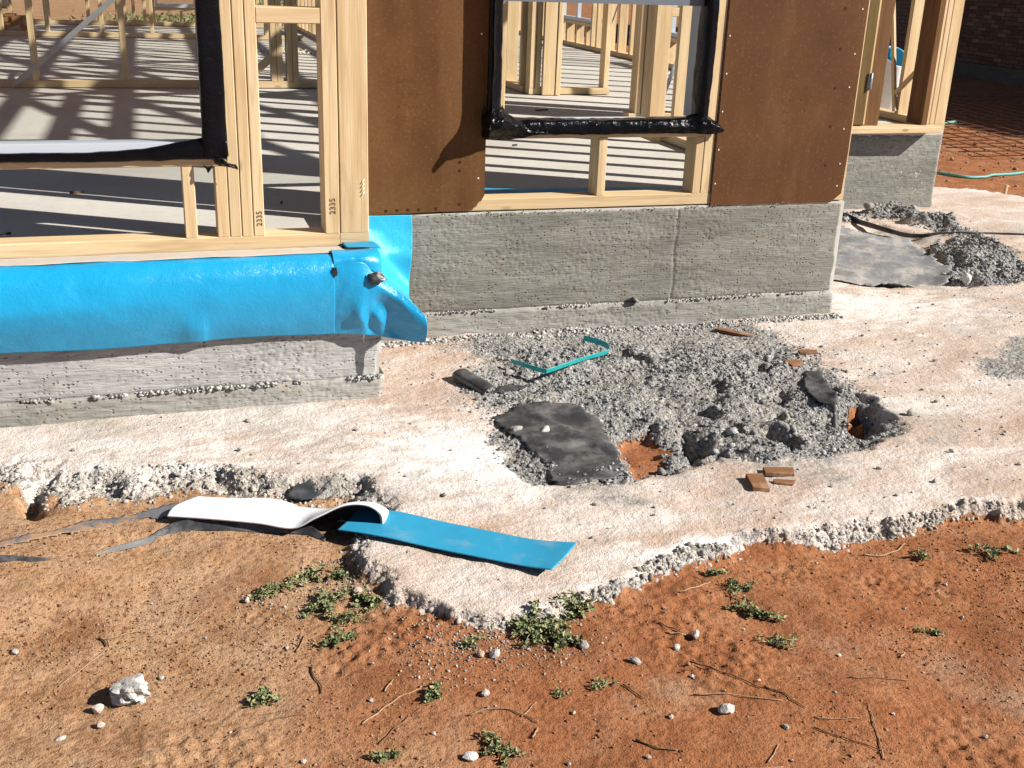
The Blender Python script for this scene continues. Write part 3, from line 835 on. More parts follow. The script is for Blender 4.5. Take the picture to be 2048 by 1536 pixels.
a = edge_face('slab_edge', -1.3, 0.648, 3.372, -0.405, -0.006, M['edge_left'], 201, 0.002, 0.004); a['label'] = 'pale pitted slab edge under blue membrane'
edge_face('footing', -1.3, 0.655, 3.372, -0.60, -0.404, M['edge_low'], 211, 0.003, 0.003, proud=0.013)
a = edge_face('slab_edge', 0.655, 2.676, 3.934, -0.382, -0.006, M['edge_right'], 221, 0.0018, 0.003, cornerx=1.935); a['label'] = 'greenish grey slab edge under the hardboard panels'
edge_face('footing', 0.66, 2.684, 3.934, -0.60, -0.381, M['edge_low'], 231, 0.003, 0.003, proud=0.013)
edge_face('slab_edge', 2.70, 4.604, 5.834, -0.60, -0.028, M['edge_far'], 241, 0.003, 0.003, st=0.008)

def crumbs(x0, x1, y, z, n, seed, rad=(0.003, 0.008)):
    rg = np.random.default_rng(seed)
    x = rg.uniform(x0, x1, n)
    keepm = (fbm(x, x * 0, 0.12, seed, 3) > -0.12); x = x[keepm]
    r = rg.uniform(*rad, len(x))
    P = np.stack([x, y + rg.uniform(-0.006, 0.003, len(x)), z + rg.uniform(-0.004, 0.006, len(x))], -1)
    o = link('mortar_crumbs', stones_mesh('mortar_crumbs', P, r, seed), M['gravel'], house)
    o['kind'] = 'stuff'
crumbs(-1.2, 0.65, 3.362, -0.404, 620, 251)
crumbs(0.70, 2.68, 3.923, -0.381, 420, 252, (0.002, 0.006))
crumbs(0.87, 2.67, 3.928, -0.006, 160, 253, (0.0015, 0.004))

# --- wall frames -----------------------------------------------------------------
ZP = 0.045
TOP = 2.40
def stud(x0, x1, y0, z0=ZP, z1=TOP, d=0.09, name='stud', label=None, material=None):
    o = timber(name, ((x0 + x1) / 2, y0 + d / 2, z0), ((x0 + x1) / 2, y0 + d / 2, z1), x1 - x0, d, material or PN, house, (1, 0, 0))
    if label: o['label'] = label
    return o
def plate_x(x0, x1, y0, z0=0.001, z1=ZP, d=0.09, name='bottom_plate', material=None):
    return timber(name, (x0, y0 + d / 2, (z0 + z1) / 2), (x1, y0 + d / 2, (z0 + z1) / 2), d, z1 - z0, material or PN, house, (0, 1, 0))
def plate_y(x0, y0, y1, z0=0.001, z1=ZP, w=0.09, name='bottom_plate'):
    return timber(name, (x0 + w / 2, y0, (z0 + z1) / 2), (x0 + w / 2, y1, (z0 + z1) / 2), w, z1 - z0, PN, house, (1, 0, 0))
def stud_y(x0, y0, y1=None, z0=ZP, z1=TOP, w=0.09, t=0.035, name='stud'):
    return timber(name, (x0 + w / 2, y0 + t / 2, z0), (x0 + w / 2, y0 + t / 2, z1), w, t, PN, house, (1, 0, 0))

YL = 3.48
plate_x(-3.2, 0.5445, YL); plate_x(0.546, 0.636, YL)
stud(0.170, 0.2055, YL, z1=0.2605, name='cripple_stud')
S1 = stud(0.2075, 0.2415, YL); stud(0.2435, 0.2765, YL); S3 = stud(0.2785, 0.3115, YL)
stud(0.075, 0.111, YL, z1=0.2605, name='cripple_stud')
stud(-0.86, -0.825, YL, z1=0.2605, name='cripple_stud')
S4 = stud(0.4975, 0.5435, YL); S5 = stud(0.546, 0.636, YL, d=0.036, name='corner_stud')
stud(0.546, 0.581, YL + 0.038, d=0.09)
timber('nogging', (0.3125, YL + 0.045, 0.696), (0.4965, YL + 0.045, 0.696), 0.09, 0.045, PN, house, (0, 1, 0))
timber('sill_trimmer', (-1.9, YL + 0.045, 0.2755), (0.2065, YL + 0.045, 0.2755), 0.09, 0.028, PN, house, (0, 1, 0))
timber('lintel', (-1.9, YL + 0.045, 2.16), (0.206, YL + 0.045, 2.16), 0.09, 0.14, PN, house, (0, 1, 0))
plate_x(-3.2, 0.636, YL, TOP, TOP + 0.045, name='top_plate')
# short return wall, open
plate_y(0.546, YL + 0.092, 3.928); stud_y(0.546, 3.892)
timber('top_plate', (0.591, YL + 0.092, TOP + 0.0225), (0.591, 3.93, TOP + 0.0225), 0.09, 0.045, PN, house, (1, 0, 0))

YR = 3.936
plate_x(0.64, 2.672, YR)
for x0 in (0.66, 0.70, 1.07, 1.106, 2.072, 2.33, 2.60, 2.637):
    stud(x0, x0 + 0.035, YR + 0.001)
stud(1.588, 1.623, YR, z1=0.262, name='cripple_stud')
stud(1.988, 2.022, YR, z1=0.262, name='cripple_stud')
stud(2.0245, 2.066, YR, name='stud')
timber('sill_trimmer', (1.142, YR + 0.045, 0.277), (2.0235, YR + 0.045, 0.277), 0.09, 0.029, PN, house, (0, 1, 0))
timber('lintel', (1.142, YR + 0.045, 2.16), (2.0235, YR + 0.045, 2.16), 0.09, 0.14, PN, house, (0, 1, 0))
plate_x(0.64, 2.672, YR, TOP, TOP + 0.045, name='top_plate')
# return wall of the projecting room
plate_y(2.582, YR + 0.091, 5.83)
for y in (4.2, 4.5, 4.8, 5.1, 5.4, 5.7):
    stud_y(2.582, y)
timber('top_plate', (2.627, YR + 0.09, TOP + 0.0225), (2.627, 5.83, TOP + 0.0225), 0.09, 0.045, PN, house, (1, 0, 0))

def lettering(body, size, loc, rot, material, parent, name='lettering'):
    return link(name, text_mesh(body, size), material, parent, loc, rot)
# pencilled stud marks, running up the timber
lettering('2335', 0.026, (0.531, YL - 0.0008, 0.105), (R(90), R(-90), 0), M['pencil'], S4)
lettering('2335', 0.024, (0.3045, YL - 0.0008, 0.075), (R(90), R(-90), 0), M['pencil'], S3)
for k in range(4):
    link('scratch', tube_mesh('scratch', [(0.612, YL - 0.0004, 0.20 - k * 0.013), (0.618, YL - 0.0012, 0.207 - k * 0.013), (0.622, YL - 0.0004, 0.213 - k * 0.013)], 0.0022, 5), M['chalk'], S5)

# hardboard bracing panels
def panel(name, pts, y0, t=0.006, label=None):
    n = len(pts)
    v = [(x, y0, z) for x, z in pts] + [(x, y0 + t, z) for x, z in pts]
    f = [list(range(n)), list(range(2 * n - 1, n - 1, -1))] + [[i, n + i, n + (i + 1) % n, (i + 1) % n] for i in range(n)]
    me = mesh(name, v, f)
    bm = bmesh.new(); bm.from_mesh(me); bmesh.ops.recalc_face_normals(bm, faces=bm.faces); bm.to_mesh(me); bm.free()
    o = link(name, me, M['hardboard'], house)
    if label: o['label'] = label
    return o
def wob(pts, amp=0.003, st=0.05, seed=1):
    rg = random.Random(seed); out = []
    for i, (x, z) in enumerate(pts):
        x2, z2 = pts[(i + 1) % len(pts)]
        L = math.hypot(x2 - x, z2 - z); k = max(1, int(L / st))
        for j in range(k):
            out.append((x + (x2 - x) * j / k + (rg.uniform(-amp, amp) if j else 0), z + (z2 - z) * j / k + (rg.uniform(-amp, amp) if j else 0)))
    return out
PY0 = 3.9285
PL = panel('hardboard_panel', [(0.648, -0.004), (1.100, 0.006), (1.108, 0.017), (1.113, 0.016), (1.126, 0.037), (1.133, 0.038), (1.146, 0.060), (1.147, 2.4), (0.648, 2.4)], PY0, label='hardboard panel left of the window with a torn lower corner')
PR = panel('hardboard_panel', [(2.070, -0.006)] + [(2.070 + 0.54 * k / 12, -0.004 + random.uniform(-0.002, 0.003)) for k in range(1, 13)] + [(2.655, 0.03), (2.661, 0.2), (2.661, 2.4), (2.070, 2.4)], PY0, label='hardboard panel right of the window')
def disc_mesh(name, r, h, n=8):
    v = [(r * math.cos(2 * math.pi * k / n), 0, r * math.sin(2 * math.pi * k / n)) for k in range(n)]
    v2 = [(x * 0.8, -h, z * 0.8) for x, _, z in v]
    return mesh(name, v + v2, [[k, (k + 1) % n, n + (k + 1) % n, n + k] for k in range(n)] + [list(range(n, 2 * n))])
nail_me = disc_mesh('nail', 0.0034, 0.0014); nail_me.materials.append(M['nail'])
hole_me = disc_mesh('nail_hole', 0.0065, 0.0006); hole_me.materials.append(M['dark_spot'])
for x, z in [(2.082, .634), (2.0835, .497), (2.082, .357), (2.0825, .213), (2.081, .082), (2.637, .741), (2.629, .575), (2.625, .449), (2.626, .288), (2.63, .15), (2.63, .061)]:
    link('nail', nail_me, None, PR, (x, PY0, z))
for x, z in [(2.56, .741), (2.562, .593), (2.561, .445), (2.563, .297), (2.564, .145)]:
    link('nail_hole', hole_me, None, PR, (x, PY0, z))
for x, z in [(1.121, .123), (1.1205, .626)]:
    link('nail', nail_me, None, PL, (x, PY0, z))
for x, z in [(1.05, .182), (1.0505, .1515), (1.051, .03), (.963, .0155), (.9, .014), (.86, .0145), (.82, .013), (.78, .012)]:
    link('nail_hole', hole_me, None, PL, (x, PY0, z))
# faded mill stamps on the panels: illegible rows of blotches
def stamp(parent, x0, z0, w, rows, seed):
    rg = random.Random(seed)
    V = []; F = []
    for r_ in range(rows):
        z = z0 - r_ * 0.043
        x = x0 + rg.uniform(0, 0.015)
        while x < x0 + w:
            if rg.random() < 0.62:
                for _ in range(3):
                    cx, cz = x + rg.uniform(0, 0.008), z + rg.uniform(-0.006, 0.006)
                    sx, sz = rg.uniform(0.001, 0.0035), rg.uniform(0.001, 0.004)
                    b = len(V)
                    V += [(cx - sx, PY0 - 0.0004, cz), (cx, PY0 - 0.0004, cz - sz), (cx + sx, PY0 - 0.0004, cz), (cx, PY0 - 0.0004, cz + sz)]
                    F.append([b, b + 1, b + 2, b + 3])
            x += 0.013
    o = link('stamp_mark', mesh('stamp_mark', V, F), M['stamp'], parent)
    o['kind'] = 'stuff'
stamp(PL, 0.815, 0.51, 0.11, 5, 3)
stamp(PR, 2.325, 0.487, 0.12, 5, 4)

# --- windows -----------------------------------------------------------------------
def bar(name, x0, x1, y0, y1, z0, z1, material, parent):
    return link(name, box_mesh(name, x0, x1, y0, y1, z0, z1), material, parent)

wA = link('window', box_mesh('window', -1.86, 0.165, 3.482, 3.565, 0.296, 0.330), M['alu'], house)       # sill section of the aluminium frame
wA['label'] = 'white aluminium window frame at left wrapped in black plastic'
bar('window_jamb', 0.152, 0.170, 3.4685, 3.5445, 0.3345, 2.08, M['alu'], wA)
bar('window_jamb', -1.86, -1.835, 3.4625, 3.5445, 0.3345, 2.08, M['alu'], wA)
bar('window_head', -1.86, 0.165, 3.463, 3.544, 2.0805, 2.085, M['alu'], wA)
bar('pane', -1.834, 0.139, 3.503, 3.506, 0.335, 2.08, M['glass'], wA)
wB = link('window', box_mesh('window', 1.165, 2.015, 3.935, 4.045, 0.2925, 0.325), M['alu'], house)
wB['label'] = 'aluminium window frame between the hardboard panels, edged with black plastic'
bar('window_jamb', 1.168, 1.188, 3.9455, 4.0445, 0.3255, 2.08, M['alu'], wB)
bar('window_jamb', 1.990, 2.018, 3.9455, 4.075, 0.3255, 2.08, M['alu_shade'], wB)
bar('window_head', 1.165, 2.015, 3.936, 4.044, 2.0805, 2.085, M['alu'], wB)
bar('transom', 1.191, 1.989, 3.965, 4.015, 0.735, 0.765, M['alu_deep_shade'], wB)
bar('pane', 1.191, 1.984, 3.988, 3.991, 0.766, 2.08, M['glass'], wB)

# black flashing, window A: jamb strip, sill skirt and a twisted tail
def film(name, ctrl, nu, nv, parent, noise=0.004, nscale=0.05, seed=0, material=None, thick=0.0012):
    return link(name, sheet_mesh(name, ctrl, nu, nv, thick, noise, nscale, seed), material or M['black'], parent)
zs = [2.05, 1.5, 1.0, 0.75, 0.55, 0.40, 0.33, 0.292]
film('flashing', [[(0.145, 3.56, z), (0.143 - 0.004 * math.sin(i * 1.3), 3.49, z), (0.147, 3.456, z), (0.19, 3.462, z), (0.207 + 0.003 * math.sin(2 * i), 3.470, z), (0.212, 3.478, z)] for i, z in enumerate(zs)], 30, 90, wA, 0.004, 0.07, 301)
xs_ = [-1.9, -1.2, -0.6, -0.35, -0.15, 0.0, 0.08, 0.15, 0.2095]
film('flashing', [[(x, 3.50, 0.305 + l), (x, 3.470, 0.309 + l), (x, 3.460, 0.303 + l * 0.5), (x, 3.462, 0.292), (x, 3.467, 0.284 + 0.002 * math.sin(x * 9)), (x, 3.476, 0.282 + 0.002 * math.sin(x * 17))] for x, l in zip(xs_, [0, 0, 0, 0, 0, 0.012, 0.026, 0.038, 0.034])], 24, 130, wA, 0.003, 0.05, 302)
film('flashing', [[(0.145, 3.462, 0.30), (0.165, 3.440, 0.288), (0.175, 3.452, 0.272)], [(0.19, 3.455, 0.288), (0.20, 3.430, 0.275), (0.205, 3.447, 0.263)], [(0.215, 3.45, 0.277), (0.222, 3.432, 0.267), (0.224, 3.446, 0.259)], [(0.232, 3.446, 0.272), (0.236, 3.434, 0.264), (0.237, 3.445, 0.256)]], 14, 26, wA, 0.006, 0.02, 303)
film('flashing', [[(0.140, 3.466, 0.27), (0.152, 3.452, 0.262), (0.165, 3.466, 0.268)], [(0.146, 3.460, 0.258), (0.152, 3.448, 0.252), (0.160, 3.460, 0.257)], [(0.149, 3.458, 0.248), (0.151, 3.452, 0.246), (0.154, 3.458, 0.248)]], 9, 9, wA, 0.004, 0.02, 304)
# window B: projecting left flap, bunched corner, sill skirt, right jamb
film('flashing', [[(1.1475, 3.9335, z), (1.155, 3.924, z), (1.175, 3.921, z), (1.196, 3.930, z)] for z in (2.05, 1.5, 1.0, 0.7, 0.5, 0.3)], 10, 60, wB, 0.003, 0.05, 316)
def flapw(z):
    return 0.052 + 0.05 * math.exp(-((z - 0.34) / 0.05) ** 2)
zs = [2.05, 1.6, 1.2, 0.95, 0.75, 0.62, 0.52, 0.44, 0.40, 0.37, 0.345, 0.325]
film('flashing', [[(1.200, 4.05, z), (1.198, 3.945, z), (1.192, 3.915, z), (1.165, 3.91 - flapw(z) * 0.35, z), (1.150 - 0.022 * math.exp(-((z - 0.33) / 0.05) ** 2), 3.925 - flapw(z), z - 0.004 * i)] for i, z in enumerate(zs)], 30, 120, wB, 0.006, 0.06, 311)
film('flashing', [[(1.13, 3.905, 0.38), (1.15, 3.86, 0.365), (1.185, 3.875, 0.37), (1.20, 3.93, 0.38)],
                  [(1.122, 3.90, 0.345), (1.135, 3.83, 0.335), (1.195, 3.845, 0.345), (1.23, 3.925, 0.350)],
                  [(1.125, 3.91, 0.31), (1.14, 3.85, 0.300), (1.22, 3.86, 0.315), (1.29, 3.925, 0.326)],
                  [(1.13, 3.925, 0.285), (1.155, 3.895, 0.270), (1.24, 3.89, 0.285), (1.34, 3.915, 0.305)],
                  [(1.14, 3.93, 0.268), (1.18, 3.915, 0.262), (1.27, 3.91, 0.270), (1.38, 3.91, 0.29)]], 44, 44, wB, 0.012, 0.04, 312)
xs_ = [1.2, 1.28, 1.36, 1.5, 1.65, 1.8, 1.9, 1.98, 2.03]
film('flashing', [[(x, 3.985, 0.329 + 0.002 * math.sin(x * 11)), (x, 3.935, 0.331 + 0.003 * math.sin(x * 7)), (x, 3.920 + 0.004 * math.sin(x * 13), 0.322), (x, 3.912 + 0.005 * math.sin(x * 9), 0.300), (x, 3.917, 0.282 + 0.003 * math.sin(x * 15)), (x, 3.929, 0.277)] for x in xs_], 34, 130, wB, 0.004, 0.03, 313)
film('flashing', [[(1.94, 3.95, 0.338), (1.95, 3.91, 0.315), (1.96, 3.905, 0.28)], [(2.0, 3.945, 0.350), (2.01, 3.90, 0.318), (2.01, 3.90, 0.276)], [(2.05, 3.93, 0.325), (2.06, 3.90, 0.305), (2.05, 3.905, 0.278)], [(2.083, 3.915, 0.292), (2.088, 3.905, 0.288), (2.083, 3.91, 0.282)]], 20, 34, wB, 0.008, 0.03, 314)
zs = [2.05, 1.5, 1.0, 0.75, 0.55, 0.42, 0.33]
film('flashing', [[(1.985, 4.00, z), (1.984, 3.945, z), (1.996, 3.922 + 0.004 * math.sin(i), z), (2.026 + 0.002 * math.sin(2 * i), 3.928, z)] for i, z in enumerate(zs)], 20, 80, wB, 0.005, 0.06, 315)

# --- recessed room with its door ----------------------------------------------------
Y3 = 5.84
plate_x(3.40, 4.0, Y3 + 0.03)
for x0 in (3.45, 3.76):
    stud(x0, x0 + 0.035, Y3)
stud(4.008, 4.112, Y3 - 0.03, z0=0.028, z1=2.1, d=0.15, name='door_jamb', material=M['pine_dark'])
stud(4.415, 4.455, Y3 - 0.03, z0=0.028, z1=2.1, d=0.15, name='door_jamb', material=M['pine_dark'])
timber('door_head', (4.05, Y3 + 0.045, 2.12), (4.46, Y3 + 0.045, 2.12), 0.15, 0.04, M['pine_dark'], house, (0, 1, 0))
timber('door_sill', (3.60, Y3 - 0.025, 0.010), (4.50, Y3 - 0.025, 0.010), 0.19, 0.034, PN, house, (0, 1, 0))
for x0, x1, d in ((4.457, 4.49, 0.09), (4.492, 4.527, 0.09), (4.529, 4.602, 0.09)):
    stud(x0, x1, Y3 - 0.004, z0=0.03, d=d)
plate_x(4.503, 4.604, Y3 - 0.004, z0=-0.024, z1=0.029)
plate_x(2.69, 4.604, Y3, TOP, TOP + 0.045, name='top_plate')
# the outward-opened door leaf seen edge-on, with butt hinge
dr = link('door', box_mesh('door', 3.80, 3.995, Y3 - 0.05, Y3 - 0.012, 0.036, 2.06), M['door'], house)
dr['label'] = 'olive-brown door leaf beside the hardboard panel'
bar('door_edge', 3.9955, 4.0070, Y3 - 0.047, Y3 - 0.014, 0.036, 2.06, M['pine'], dr)
hg = bar('hinge', 3.985, 4.014, Y3 - 0.058, Y3 - 0.051, 0.24, 0.33, M['galv'], dr)
link('hinge_pin', tube_mesh('hinge_pin', [(4.001, Y3 - 0.062, 0.238), (4.001, Y3 - 0.062, 0.332)], 0.006, 8), M['galv'], hg)

# right-hand outer wall along Y
XB = 4.508
plate_y(XB, Y3 + 0.09, 14.59, w=0.09)
win_y = [(9.35, 10.05), (11.6, 12.65)]
y = 6.18
while y < 14.6:
    inwin = any(a + 0.02 < y < b - 0.02 for a, b in win_y)
    stud_y(XB, y, z1=0.235 if inwin else TOP, name='cripple_stud' if inwin else 'stud')
    y += 0.45 if y < 9 else 0.30
for a_, b_ in win_y:
    stud_y(XB, a_ - 0.02); stud_y(XB, b_)
    timber('sill_trimmer', (XB + 0.045, a_ + 0.016, 0.2525), (XB + 0.045, b_ - 0.001, 0.2525), 0.09, 0.033, PN, house, (1, 0, 0))
    w_ = link('window', box_mesh('window', XB + 0.02, XB + 0.08, a_ + 0.017, b_ - 0.002, 0.27, 0.31), M['alu'], house)
    w_['label'] = 'small aluminium window in the far side wall'
    bar('window_jamb', XB + 0.021, XB + 0.079, a_ + 0.017, a_ + 0.05, 0.3105, 1.6, M['alu'], w_)
    bar('window_jamb', XB + 0.021, XB + 0.079, b_ - 0.04, b_ - 0.002, 0.3105, 1.6, M['alu'], w_)
    bar('mullion', XB + 0.03, XB + 0.07, (a_ + b_) / 2 - 0.02, (a_ + b_) / 2 + 0.02, 0.3105, 1.6, M['alu'], w_)
    bar('pane', XB + 0.049, XB + 0.052, a_ + 0.051, b_ - 0.041, 0.311, 1.6, M['glass'], w_)
    timber('lintel', (XB + 0.045, a_ + 0.016, 1.67), (XB + 0.045, b_ - 0.001, 1.67), 0.09, 0.13, PN, house, (1, 0, 0))
timber('top_plate', (XB + 0.045, Y3 + 0.09, TOP + 0.0225), (XB + 0.045, 14.6, TOP + 0.0225), 0.09, 0.045, PN, house, (1, 0, 0))
# thin battens bracing the near bay, seen through the doorway
timber('brace', (XB - 0.012, 6.20, 0.06), (XB - 0.012, 6.45, 0.95), 0.02, 0.03, PN, house, (1, 0, 0))
timber('brace', (XB - 0.012, 6.04, 0.32), (XB - 0.012, 6.215, 0.17), 0.018, 0.03, PN, house, (1, 0, 0))

# interior walls parallel to the front
def wall_x(yf, x0, x1, studs, z1=TOP, plate=True):
    if plate: plate_x(x0, x1, yf)
    for s in studs:
        stud(s, s + 0.038, yf, z1=z1)
    timber('top_plate', (x0, yf + 0.045, TOP + 0.0225), (x1, yf + 0.045, TOP + 0.0225), 0.09, 0.045, PN, house, (0, 1, 0))
wall_x(7.95, -3.2, 1.35, (-2.9, -2.3, -1.85, -1.25, -0.70, -0.155, 0.80, 0.84, 0.905, 0.945))
timber('angle_cleat', (0.62, 7.94, 0.048), (0.80, 7.94, 0.20), 0.03, 0.05, PN, house, (0, 1, 0))
wall_x(7.60, 2.52, 3.12, (2.52, 2.562, 3.07))
stud(2.605, 2.695, 7.565, z0=0.001, d=0.034, name='stud'); stud(2.70, 2.735, 7.56, z0=0.001)
plate_y(2.50, 7.70, 8.6); stud_y(2.50, 7.75); stud_y(2.50, 8.1)
wall_x(12.45, -3.2, 1.6, (-2.6, -1.9, -1.35, -0.93, -0.42, 0.06, 0.75, 1.2))
wall_x(14.42, -6.0, 4.5, (-5.5, -4.9, -4.3, -3.7, -3.1, -2.5, -1.9, -1.45, -1.05, -0.62, -0.30, -0.22, -0.12, 0.0, 0.10, 0.75, 1.3, 1.9, 2.0, 2.2, 2.28, 2.8, 3.4, 4.0))
plate_y(1.75, 5.95, 14.4)  # unseen stud wall, added so its shadows stripe the floor
for k in range(28):
    stud_y(1.75, 5.96 + 0.3 * k)
timber('top_plate', (1.795, 7.9, TOP + 0.0225), (1.795, 14.4, TOP + 0.0225), 0.09, 0.045, PN, house, (1, 0, 0))
# far window in the back wall
wF = link('window', box_mesh('window', 0.145, 0.745, 14.40, 14.47, 0.21, 0.25), M['alu'], house); wF['label'] = 'aluminium window frame in the back wall'
bar('window_jamb', 0.145, 0.17, 14.401, 14.469, 0.2505, 1.5, M['alu'], wF); bar('window_jamb', 0.72, 0.745, 14.401, 14.469, 0.2505, 1.5, M['alu'], wF)
bar('pane', 0.171, 0.719, 14.43, 14.433, 0.251, 1.5, M['glass'], wF)
timber('sill_trimmer', (0.14, 14.465, 0.19), (0.748, 14.465, 0.19), 0.09, 0.035, PN, house, (0, 1, 0))
stud(0.42, 0.45, 14.43, z1=0.17, name='cripple_stud')
# near interior partition seen through the middle window
plate_x(2.70, 3.10, 6.25)
stud(2.735, 2.77, 6.25); stud(2.775, 2.885, 6.245, z0=0.003, d=0.04); stud(2.888, 2.905, 6.25); stud(3.015, 3.05, 6.25); stud(3.052, 3.085, 6.25)
timber('top_plate', (2.60, 6.295, TOP + 0.0225), (4.5, 6.295, TOP + 0.0225), 0.09, 0.045, PN, house, (0, 1, 0))
timber('nogging', (2.905, 6.295, 0.62), (3.015, 6.295, 0.62), 0.09, 0.05, PN, house, (0, 1, 0))
# flat galvanised brace straps with folded ends
def strap(p0, p1, w=0.03, side=(1, 0, 0)):
    return timber('strap_brace', p0, p1, w, 0.002, M['galv'], house, side, 0.0004)
strap((-0.83, 7.943, 0.004), (0.65, 7.943, 1.236), 0.032)
strap((2.86, 6.238, 0.02), (3.20, 6.238, 0.98), 0.026)
bar('strap_plate', 2.835, 2.862, 6.236, 6.2395, 0.03, 0.12, M['galv'], house)
strap((XB - 0.004, 11.25, 0.01), (XB - 0.004, 10.2, 1.4), 0.03, (0, 1, 0))
# cut-off timber piece lying by the sill, seen through the window
timber('packing_block', (1.86, 4.06, 0.247), (2.0, 4.2, 0.247), 0.06, 0.03, PN, house)

# trusses over the rooms
def truss(x, y0, y1):
    ym = (y0 + y1) / 2; pitch = math.tan(R(19)); zb = TOP + 0.05
    ap = zb + (ym - y0) * pitch
    bm = bmesh.new()
    def bar_(p0, p1, h=0.09, t=0.035):
        p0, p1 = Vector(p0), Vector(p1); d = (p1 - p0).normalized(); n = Vector((1, 0, 0)); u = n.cross(d)
        vs = []
        for p in (p0, p1):
            for sx in (-1, 1):
                for su in (-1, 1):
                    vs.append(bm.verts.new(p + n * sx * t / 2 + u * su * h / 2))
        for q in ((0, 1, 3, 2), (4, 6, 7, 5), (0, 4, 5, 1), (2, 3, 7, 6), (0, 2, 6, 4), (1, 5, 7, 3)):
            bm.faces.new([vs[i] for i in q])
    bar_((x, y0 - 0.5, zb + 0.045 - 0.5 * pitch), (x, ym, ap + 0.045))
    bar_((x, y1 + 0.5, zb + 0.045 - 0.5 * pitch), (x, ym, ap + 0.045))
    bar_((x, y0 - 0.02, zb + 0.045), (x, y1 + 0.02, zb + 0.045))
    L = y1 - y0
    for a_, b_ in ((0.2, 0.13), (0.2, 0.3), (0.4, 0.3), (0.4, 0.5), (0.6, 0.5), (0.6, 0.7), (0.8, 0.7), (0.8, 0.87)):
        ya, yb = y0 + a_ * L, y0 + b_ * L
        zt = zb + (min(yb - y0, y1 - yb)) * pitch
        bar_((x, ya, zb + 0.045), (x, yb, zt + 0.045), 0.07)
    bmesh.ops.recalc_face_normals(bm, faces=bm.faces)
    me = bpy.data.meshes.new('roof_truss'); bm.to_mesh(me); bm.free()
    link('roof_truss', me, PN, house)
for k in range(13):
    x = -3.0 + 0.6 * k
    truss(x, 3.5 if x < 0.6 else 3.94, 14.5)

# ------------------------------------------------------------------ blue damp-proof membrane over the slab edge
mem = empty('damp_proof_membrane', (0.2, 3.36, -0.24))
tag(mem, 'long glossy blue membrane hanging over the left slab edge, folded at its corner', 'membrane')
xs_ = [-1.4, -0.9, -0.46, -0.2, 0.0, 0.07, 0.1, 0.14, 0.27, 0.40, 0.50]
rows = []
for x in xs_:
    b = 0.5 - 0.5 * math.tanh((x + 0.05) / 0.35)        # fuller bulge towards the left
    k = 0.010 * math.exp(-((x - 0.085) / 0.03) ** 2)
    hem = 3.372 - 0.020 - 0.018 * b
    rows.append([(x, 3.474, 0.0015), (x, 3.41, 0.004), (x, 3.366 - 0.004 * b, 0.000), (x, 3.347 - 0.010 * b, -0.018), (x, 3.332 - 0.020 * b, -0.046 - 0.008 * b), (x, 3.325 - 0.030 * b, -0.090 - 0.02 * b), (x, 3.326 - 0.026 * b, -0.140 - 0.01 * b), (x, 3.335 - 0.019 * b - k, -0.195), (x, hem - k, -0.243 + 0.004 * math.sin(x * 9))])
ms = link('hanging_sheet', sheet_mesh('hanging_sheet', rows, 60, 200, 0.0022, 0.0035, 0.14, 401), M['blue'], mem)
link('dusty_top', sheet_mesh('dusty_top', [[(x, 3.472, 0.005), (x, 3.44, 0.0062), (x, 3.41, 0.0072), (x, 3.385 + 0.006 * math.sin(x * 23), 0.0062)] for x in np.linspace(-1.4, 0.545, 14)], 10, 120, 0.001, 0.0012, 0.03, 402), M['ledge_dust'], mem)
# overlapping end piece with crumpled flare round the corner
flap = [[(0.500, 3.333, -0.024), (0.545, 3.333, -0.014), (0.59, 3.332, -0.016), (0.618, 3.333, -0.045), (0.640, 3.334, -0.070), (0.68, 3.322, -0.096), (0.73, 3.29, -0.135), (0.772, 3.262, -0.178)],
        [(0.499, 3.326, -0.07), (0.545, 3.322, -0.07), (0.585, 3.320, -0.075), (0.615, 3.318, -0.085), (0.650, 3.312, -0.103), (0.69, 3.299, -0.128), (0.735, 3.273, -0.165), (0.774, 3.252, -0.196)],
        [(0.498, 3.328, -0.12), (0.545, 3.320, -0.125), (0.580, 3.313, -0.13), (0.610, 3.317, -0.14), (0.640, 3.322, -0.150), (0.685, 3.306, -0.165), (0.735, 3.272, -0.195), (0.774, 3.248, -0.213)],
        [(0.497, 3.334, -0.17), (0.545, 3.324, -0.175), (0.575, 3.311, -0.18), (0.605, 3.322, -0.18), (0.634, 3.310, -0.190), (0.676, 3.318, -0.205), (0.730, 3.281, -0.222), (0.773, 3.250, -0.232)],
        [(0.496, 3.345, -0.21), (0.545, 3.335, -0.212), (0.585, 3.324, -0.215), (0.615, 3.330, -0.218), (0.642, 3.318, -0.224), (0.682, 3.318, -0.236), (0.730, 3.285, -0.246), (0.771, 3.254, -0.248)],
        [(0.495, 3.350, -0.244), (0.545, 3.342, -0.246), (0.59, 3.332, -0.248), (0.62, 3.331, -0.252), (0.65, 3.322, -0.256), (0.69, 3.310, -0.262), (0.730, 3.287, -0.265), (0.770, 3.2575, -0.262)]]
link('end_flap', sheet_mesh('end_flap', flap, 90, 70, 0.0018, 0.0025, 0.05, 403), M['blue'], mem)
